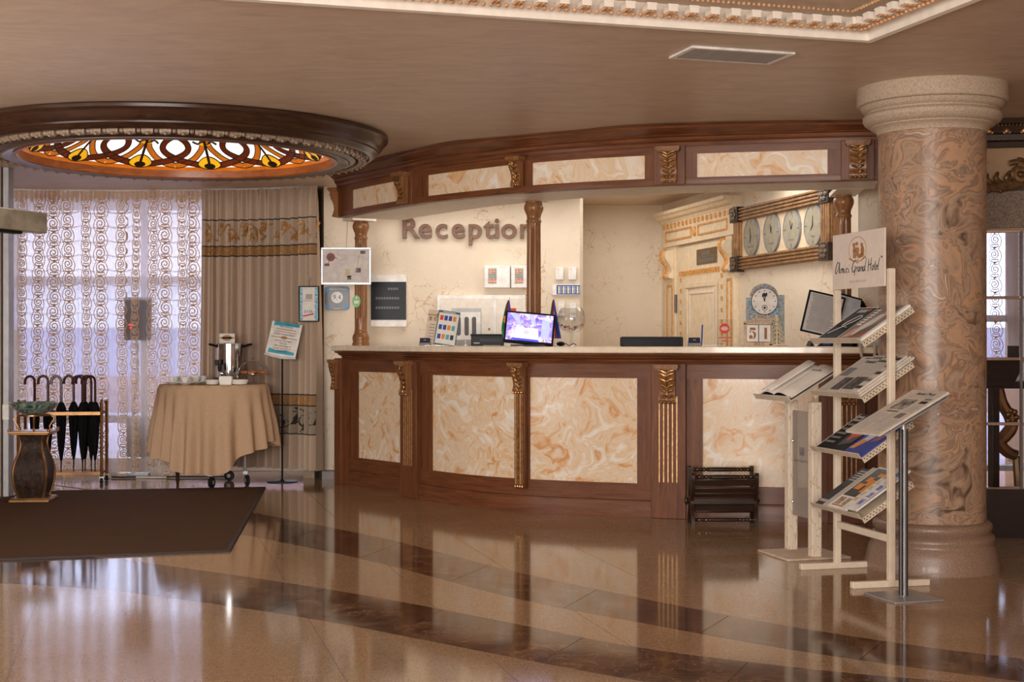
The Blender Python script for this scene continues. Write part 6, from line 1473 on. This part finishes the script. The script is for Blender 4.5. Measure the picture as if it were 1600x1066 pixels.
# shelf 4
b1 = printed('newspaper', 'black and white newspaper at the left of the lowest shelf', 'newspaper', onshelf(3, .012, .004, .001), .13, .35, .010, mk('black_newsprint', (34, 32, 34), .6), 'newspapers on the lowest shelf')
pr(b1, .01, .12, .04, .06, M_lgrey, .010); lines(b1, .02, .10, .24, .34, 5, .010, M_lgrey); pr(b1, .095, .13, 0, .35, M_paper, .0102)
b2_ = printed('newspaper', 'plain printed newspaper second from left, lowest shelf', 'newspaper', onshelf(3, .125, .006, .014), .12, .36, .006, M_news, 'newspapers on the lowest shelf'); lines(b2_, .008, .11, .02, .34, 26, .006)
b3 = printed('newspaper', 'colour newspaper with an orange crowd photograph, lowest shelf', 'newspaper', onshelf(3, .215, .004, .0225), .21, .36, .012, M_paper, 'newspapers on the lowest shelf')
pr(b3, .012, .20, .10, .345, mk('dark_crowd_print', (52, 48, 46), .5, var=.5, vs=40), .012, 'photo')
for x, y, w, h in ((.03, .16, .06, .05), (.09, .20, .06, .05), (.12, .14, .06, .06), (.05, .23, .05, .04), (.10, .28, .05, .03)): pr(b3, x, x+w, y, y+h, M_orange, .0126, 'orange_print')
for x in (.03, .11): pr(b3, x, x+.06, .025, .085, mk('mixed_photo_print', (150, 128, 104), .6), .0126, 'photo'); pr(b3, .03, .17, .012, .020, M_orange, .0128)
b4 = printed('newspaper', 'white newspaper with blue and gold characters, lowest shelf right', 'newspaper', onshelf(3, .40, .004, .038), .155, .36, .010, mk('white_newsprint', (226, 220, 212), .7), 'newspapers on the lowest shelf')
for k, ch in enumerate('俄罗斯龙报'): text(ch, .050, T(.105, .31-.062*k, .0105) @ RZ(0), M_blue, b4)
for k, ch in enumerate('中国人民日报'): text(ch, .036, T(.028, .325-.05*k, .0105), mk('gold_ink', (176, 138, 76), .5), b4)
pr(b4, .145, .149, .02, .34, M_blue, .0102)

# ------------------------------------------------------------------ guest book lectern
lu = Vector((.26, -.966, 0)).normalized(); ld = Vector((.966, .26, 0)).normalized(); LO = Vector((1.70, 8.315, 0)); ML = fr(LO, lu, ld)
lec = thing('guest_book_lectern', 'whitewashed crackled lectern with a frosted panel and square base', 'lectern', LO); lec.rotation_euler = ML.to_euler()
def m_craq():
    t = NT('whitewash_crackle').set(.55); v = t.coord((1, 1, .22)); vo = t.nd('ShaderNodeTexVoronoi', feature='DISTANCE_TO_EDGE'); vo.inputs['Scale'].default_value = 40; t.ln(t.vadd(v, t.noise(v, 20, 3).outputs['Color'], .03), vo.inputs['Vector'])
    t.col(t.mix(t.mth('LESS_THAN', vo.outputs['Distance'], .022), (226, 210, 188), (190, 164, 136))); return t.m
M_cw = m_craq()
MB().b2(-.19, .21, -.20, .20, 0, .012).build('base_plate', mk('whitewashed_plate', (206, 184, 160), .5), lec, bev=.003)
for s in (-1, 1): MB().b2(s*.152-.028, s*.152+.028, -.03, .03, .012, .90).build('post', M_cw, lec, bev=.004)
MB().b2(-.124, .124, -.006, .002, .22, .84).build('frosted_panel', M_frost, lec, bev=.004)
for s in (-.122, .122):
    for z in (.30, .66): MB().ball((s*.94, -.010, z), (.010, .008, .010), 8, 5).build('screw_cap', M_chrome, lec)
text('Amici Grand Hotel', .026, fr((.0, -.0068, .548), (1, 0, 0), (0, 0, 1)), M_grey, lec, shear=.2); g = MB()
for x, z, a_, b_2 in ((-.022, .615, .010, .016), (.0, .61, .010, .020), (.022, .613, .010, .018), (-.014, .59, .016, .012), (.016, .59, .016, .012)): g.plate([(x+a_*cos(q), z+b_2*sin(q)) for q in [2*pi*i/10 for i in range(10)]], -.0068, -.006)
g.build('engraved_emblem', M_grey, lec, sm=0)
Mt_ = T(-.235, -.19, .912) @ RX(radians(30)); MLT = ML @ Mt_
MB(Mt_).b2(0, .47, 0, .36, -.006, 0).b2(0, .47, -.004, 0, -.006, .03).build('tray', M_perf, lec, bev=.002)
bk = thing('guest_book', 'open guest book with blank white pages and navy cover on the lectern', 'book', (MLT @ T(.0, .0, .002)).translation); bk.rotation_euler = MLT.to_euler()
MB().b2(.03, .46, .012, .345, .0015, .006).build('cover', M_navy, bk, bev=.001)
def pgs(x0, x1, s):
    return lambda u, v: (x0+(x1-x0)*u, .016+.325*v, .007+.030*sin(pi*min(1, (u if s > 0 else 1-u)*1.0+.12))**.8*(1-.15*v))
m_pg = mk('blank_page', (224, 214, 202), .7, var=.02)
MB().surf(pgs(.245, .455, 1), 14, 4).build('right_pages', m_pg, bk, sm=60, solid=.003); MB().surf(pgs(.02, .245, -1), 14, 4).build('left_pages', m_pg, bk, sm=60, solid=.003)
MB().surf(lambda u, v: (.10+.13*u, .016+.325*v, .043+.018*sin(pi*u)), 8, 4).build('turning_page', m_pg, bk, sm=60, solid=.001)
script('Amici', .32, .40, .0, .02, bk, fr((0, .25, .0385), (1, 0, 0), (0, 1, 0)) @ RX(-pi/2), M_ink, .001, 0) if False else None
text('Amici Grand Hotel', .014, T(.36, .27, .038) @ RY(.05), M_ink, bk, shear=.25); MB().prism([(.352, .285), (.368, .285), (.368, .30), (.352, .30)], .0345, .0352).build('emblem', Mbz, bk, sm=0)

# ------------------------------------------------------------------ newspaper stand
nu = Vector((.29, -.957, 0)).normalized(); nd_ = Vector((.957, .29, 0)).normalized(); NO = Vector((1.907, 6.93, 0)); MN = fr(NO, nu, nd_)
ns = thing('newspaper_stand', 'brushed steel pole stand on a square plate before the column', 'stand', NO); ns.rotation_euler = MN.to_euler()
MB().b2(-.145, .145, -.135, .135, 0, .008).build('base_plate', M_steel, ns, bev=.002)
MB().lathe([(.0, .008), (.0155, .008), (.0155, .845), (0, .845)], 20).build('pole', M_steel, ns)
for s in (-1, 1): MB().b2(s*.012-.0015, s*.012+.0015, -.018, .018, .01, .82).build('pole_groove', mk('dark_groove', (70, 70, 74), .4, .6), ns, sm=0)
Mh = T(-.13, -.20, .800) @ RX(radians(27)); MNT = MN @ Mh
MB(Mh).b2(.0, .275, .02, .40, -.006, 0).b2(.0, .275, .014, .02, -.006, .0).build('tray', M_steel, ns, bev=.001)
nw = printed('newspaper', 'single newspaper lying on the steel pole stand', 'newspaper', MNT @ T(-.045, -.012, .002) @ RX(.01), .31, .43, .012, M_news)
text('Amici Post', .036, T(.17, .392, .0125), M_ink, nw); lines(nw, .06, .28, .358, .372, 2, .012); pr(nw, .06, .185, .235, .335, mk('halftone_picture', (128, 120, 112), .8, var=.5, vs=30), .012, 'photo'); pr(nw, .225, .285, .30, .325, M_ink, .012, 'photo'); pr(nw, .225, .285, .335, .35, M_grey, .012, 'photo')
pr(nw, .21, .265, .155, .205, M_grey, .012, 'photo'); lines(nw, .21, .295, .215, .29, 7, .012); lines(nw, .02, .13, .04, .195, 16, .012); lines(nw, .14, .20, .03, .195, 16, .012); lines(nw, .21, .295, .03, .14, 12, .012); pr(nw, .07, .17, .211, .219, M_ink, .012, 'headline')

# ------------------------------------------------------------------ wooden shoe rack with turned rails
sx0, sx1 = X_(1082, 9.60), X_(1181, 9.60); cx = (sx0+sx1)/2; hw = (sx1-sx0)/2
sr = thing('turned_rail_rack', 'small dark wooden rack with turned rails before the desk', 'rack', (cx, 9.67, 0))
def turned(y, z, r, nm):
    n = 44; P = []; Rr = []
    for i in range(n+1):
        x = -hw+.012+(2*hw-.024)*i/n; u = abs(i/n-.5)*2; P.append((x, y, z)); Rr.append(r*(.62+.38*abs(sin(i*1.25)) if u > .42 else .80+.2*(1-u)))
    MB().tube(P, Rr, 10).build(nm, M_wooddd, sr)
turned(.02, .375, .016, 'turned_rail'); turned(-.10, .335, .016, 'turned_rail'); turned(-.085, .045, .014, 'turned_rail'); turned(.085, .085, .014, 'turned_rail')
for s in (-1, 1):
    side = smooth([(-.115, .0, 0), (-.095, .0, 0), (-.085, .05, 0), (-.035, .12, 0), (-.028, .17, 0), (-.06, .22, 0), (-.085, .30, 0), (-.085, .355, 0), (-.115, .36, 0), (-.125, .33, 0), (-.105, .24, 0), (-.068, .19, 0), (-.062, .15, 0), (-.10, .08, 0)], 3, closed=True)
    for m in (1, -1):
        o = MB(T(s*hw, 0, 0) @ RZ(pi/2)).add([(m*p.x, h, p.y+(.03 if m < 0 and p.y > .25 else 0)) for h in (-.012, .012) for p in side], [tuple(range(len(side))), tuple(range(len(side), 2*len(side)))]+[(i, (i+1) % len(side), len(side)+(i+1) % len(side), len(side)+i) for i in range(len(side))]).build('scroll_side', M_wooddd, sr, sm=30)
    MB(T(s*(hw+.014), 0, .165) @ RY(pi/2)).lathe([(0, -.03), (.022, -.03), (.03, -.018), (.02, -.008), (.03, .004), (.016, .02), (0, .024)], 16).build('knob', M_wooddd, sr)
    MB().b2(s*hw-.010, s*hw+.010, -.045, .045, .14, .195).build('joint_block', M_wooddd, sr, sm=0)
for y, z, hgt, tl in ((-.085, .295, .045, 12), (-.078, .245, .030, 16), (-.062, .21, .03, 25), (-.05, .165, .04, 0), (.055, .13, .06, 0), (-.03, .115, .05, -24)):
    MB(T(0, y, z) @ RX(radians(tl))).b2(-hw+.008, hw-.008, -.007, .007, -hgt/2, hgt/2).build('slat', M_wooddd, sr, bev=.003)

# ------------------------------------------------------------------ right side: wall with glass screen and the room beyond
YR = 9.05
RXa, RXb = 2.70, 5.2
wall('wall_glass_side', [(RXa, YR+.05), (RXb, YR-.35), (RXb, YR-.15), (RXa, YR+.25)], 1.95, CEIL, M_crackd)
slope = -.40/(RXb-RXa)
def ryy(x): return YR+.05+slope*(x-RXa)
path = [(RXa, ryy(RXa)), (RXb, ryy(RXb))]
cn = thing('trim_2', None, None, (3.3, ryy(3.3), CEIL-.17), kind='structure')
MB().sweep(path, [(0, CEIL-.17), (.02, CEIL-.165), (.028, CEIL-.135), (.05, CEIL-.125), (.055, CEIL-.09), (.085, CEIL-.085), (.10, CEIL-.04), (.14, CEIL-.03), (.15, CEIL-.001), (0, CEIL-.001)]).build('moulding', M_wooddd, cn, world=True, sm=20)
dX = Vector((1, slope, 0)).normalized(); Mr = fr((RXa, ryy(RXa), 0), dX)
g = MB(Mr); g2 = MB(Mr)
for k in range(40): g.ball((.2+.032*k, -.044, CEIL-.115), (.010, .010, .012), 8, 4)
for k in range(50): g2.ball((.2+.022*k, -.118, CEIL-.040), (.007, .007, .007), 6, 4)
g.build('egg_row', M_gold, cn, world=True, kind='stuff'); g2.build('bead_row', M_gold, cn, world=True, kind='stuff')
for k in range(14): MB(Mr).b2(.2+.105*k, .245+.105*k, -.088, -.05, CEIL-.088, CEIL-.055).ball((.222+.105*k, -.09, CEIL-.072), (.018, .012, .018), 8, 5).build('modillion', M_gold, cn, world=True)
pel = thing('gilded_pelmet', 'dark gilded scroll carving over the window at the right edge', 'carving', (3.15, ryy(3.15)-.05, 2.28)); 
def scr_(pts, r, mb): mb.tube(smooth([(p[0], p[1], p[2]) for p in pts], 6), r, 8)
g = MB(Mr); zc_ = 2.30
def vol(cx_, cz, R0, turns, dirn, a0, mb, r0=.034):
    P = []; Rr = []
    for i in range(30):
        t = i/29; r = R0*(1-.80*t); a = a0+dirn*turns*2*pi*t; P.append((cx_+r*cos(a), -.05-.03*t, cz+r*sin(a))); Rr.append(r0*(1-.45*t))
    mb.tube(P, Rr, 8)
xs = lambda px: (X_(px, 9.0)-RXa)/dX.x
vol(xs(1588), 2.305, .066, 1.25, -1, radians(100), g)
scr_([(xs(1600), -.05, 2.36), (xs(1585), -.06, 2.375), (xs(1574), -.05, 2.368)], .018, g)
for pts, r in (([(xs(1590), -.05, 2.245), (xs(1572), -.06, 2.225), (xs(1555), -.05, 2.215), (xs(1530), -.04, 2.225), (xs(1500), -.04, 2.25)], .034), ([(xs(1572), -.06, 2.24), (xs(1568), -.08, 2.275), (xs(1574), -.07, 2.315)], .024), ([(xs(1560), -.05, 2.235), (xs(1553), -.08, 2.27), (xs(1556), -.07, 2.31)], .024), ([(xs(1546), -.05, 2.235), (xs(1540), -.07, 2.265), (xs(1541), -.06, 2.30)], .024), ([(xs(1560), -.05, 2.21), (xs(1562), -.07, 2.185)], .022), ([(xs(1543), -.05, 2.21), (xs(1544), -.07, 2.185)], .022), ([(xs(1612), -.05, 2.24), (xs(1640), -.05, 2.22), (xs(1690), -.04, 2.25)], .034)):
    P = smooth(pts, 5) if len(pts) > 2 else [Vector(p) for p in pts]; n = len(P); g.tube(P, [r*(1-.65*i/(n-1)) if len(pts) < 5 else r*(1-.3*i/(n-1)) for i in range(n)], 8)
g.build('scroll', mk('dark_gilding', (112, 82, 52), .4, .6, var=.25, vs=30), pel, world=True)
MB(Mr).b2(.2, 2.4, -.03, 0, 2.20, 2.235).build('rail', M_wooddd, pel, world=True)
rs = thing('roman_shade', 'brown woven roman shade beneath the gilded scroll', 'blind', (3.2, ryy(3.2)-.03, 1.95))
pel.location.y -= .045
zz_ = Z_(356, 9.0)
for k in range(4): MB(Mr).b2(.1, 2.4, -.035-.004*k, -.015-.004*k, zz_+.072*k, 2.195 if k == 3 else zz_+.072*k+.09).build('shade_fold', mk('brown_woven_cloth', (118, 100, 88), .9, var=.22, vs=90), rs, world=True, sm=0)
# glass screen: plinth, chrome rails, panes
gs = thing('glass_screen', 'glass screen with chrome rails on a dark plinth at the right edge', 'partition', (3.2, ryy(3.2), 0))
zr = [Z_(y, 9.0) for y in (765, 663, 561, 465, 361)]
MB(Mr).b2(.05, 2.45, -.02, .16, 0, zr[0]).build('plinth', mk('black_granite_plinth', (40, 32, 30), .18, 0, .5), gs, world=True, sm=0)
for z in zr: MB(Mr).b2(.05, 2.45, -.008, .012, z-.010, z+.010).build('rail', M_chrome, gs, world=True, bev=.002)
px_post = xs(1597)
for x in (px_post, px_post+.75, px_post-.75): MB(Mr).b2(x-.008, x+.008, -.010, .014, zr[0], zr[-1]).build('post', mk('dark_metal_post', (72, 66, 64), .35, .8), gs, world=True, sm=0)
for a, b in zip(zr, zr[1:]):
    for x0, x1 in ((px_post-.74, px_post-.009), (px_post+.009, px_post+.74)): MB(Mr).b2(x0, x1, 0, .004, a+.011, b-.011).build('pane', M_pane, gs, world=True, sm=0)
# beyond the screen
window('window_2', 3.3, 5.0, .15, 2.4, 12.6, [4.62], [1.45], .05)
wall('wall_beyond', [(2.75, 12.6), (3.25, 12.6), (3.25, 12.75), (2.75, 12.75)], 0, CEIL, M_crackd)
sh2 = thing('far_lace_curtain', 'lace curtain seen through the glass screen at the right edge', 'curtain', (4.0, 12.35, .1))
S2, W2 = curtain([(3.15, 12.3), (4.1, 12.38), (5.05, 12.3)], .9, CEIL-.05, 10, .035, 21)
MB().surf(lambda u, v: S2(u, v), 120, 8).build('voile', M_sheer, sh2, world=True, sm=60, fixn=False); lm = MB(); H2 = CEIL-.95
for k in range(10):
    v = .05; j = 0
    while v < H2-.05: strokes_on(S2, scroll_motif(.06+W2*(k+.5)/10.4, v, .13, .10, 1 if j % 2 else -1, .008), W2, H2, .004, lm); v += .13; j += 1
lm.build('lace_stripes', M_lace, sh2, world=True, sm=0, kind='stuff', fixn=False)
MB().surf(lambda u, v: S2(.60+.06*u, v, .05), 20, 6).build('tan_panel', fabric('tan_voile', (196, 176, 154), .6, (206, 186, 164), .2), sh2, world=True, sm=60, fixn=False)
ml = thing('dark_music_lectern', 'dark lectern with a slanted top behind the glass screen', 'lectern', (X_(1560, 9.7), 9.7, 0))
Zt = Z_(568, 9.7); s = 9.7/F
MB().plate([(-32*s, Zt-.16), (14*s, Zt-.15), (28*s, Zt-.02), (30*s, Zt+.03), (-32*s, Zt+.03)], -.12, .12).build('top', M_wooddd, ml, bev=.004); MB().b2(22*s, 24*s, -.1, .1, Zt+.03, Zt+.12).build('book_ledge', M_wooddd, ml, sm=0)
MB().b2(-13*s, -2*s, -.05, .05, .02, Zt-.15).build('post', M_wooddd, ml, bev=.003); MB().b2(-.2, .2, -.16, .16, 0, .02).build('base', M_wooddd, ml, bev=.003)
gl = thing('gilded_console', 'gilded console leg and dark top behind the lectern', 'console table', (X_(1580, 10.4), 10.4, 0)); s = 10.4/F
def gp(px, py): return ((px-1580)*s, 0, Z_(py, 10.4))
MB().tube(smooth([gp(1560, 606), gp(1566, 630), gp(1578, 652), gp(1580, 668), gp(1570, 682), gp(1562, 692), gp(1574, 706), gp(1588, 712)], 6), [.05-.02*abs(i/42-.5) for i in range(43)], 10).build('scroll_leg', M_brass, gl)
g = MB()
for k in range(7): a = k*.9; g.ball((gp(1579, 652)[0]+.03*cos(a), -.04, gp(1579, 652)[2]+.05*sin(a)), (.022, .02, .022), 8, 5)
g.build('carved_leaf', M_gold, gl); MB().tube([gp(1588, 712), (gp(1590, 712)[0]+.02, 0, 0)], [.03, .035], 8).build('scroll_foot', M_brass, gl)
MB().b2(-.25, .7, -.2, .25, gp(0, 606)[2], gp(0, 606)[2]+.05).build('console_top', M_wooddd, gl, bev=.004)
MB().tube(smooth([(gp(1588, 606)[0]+.55, 0, gp(0, 606)[2]), (gp(1588, 650)[0]+.62, 0, gp(0, 655)[2]), (gp(1588, 690)[0]+.5, 0, gp(0, 690)[2]), (gp(1588, 712)[0]+.55, 0, 0)], 6), .045, 10).build('scroll_leg', M_brass, gl)
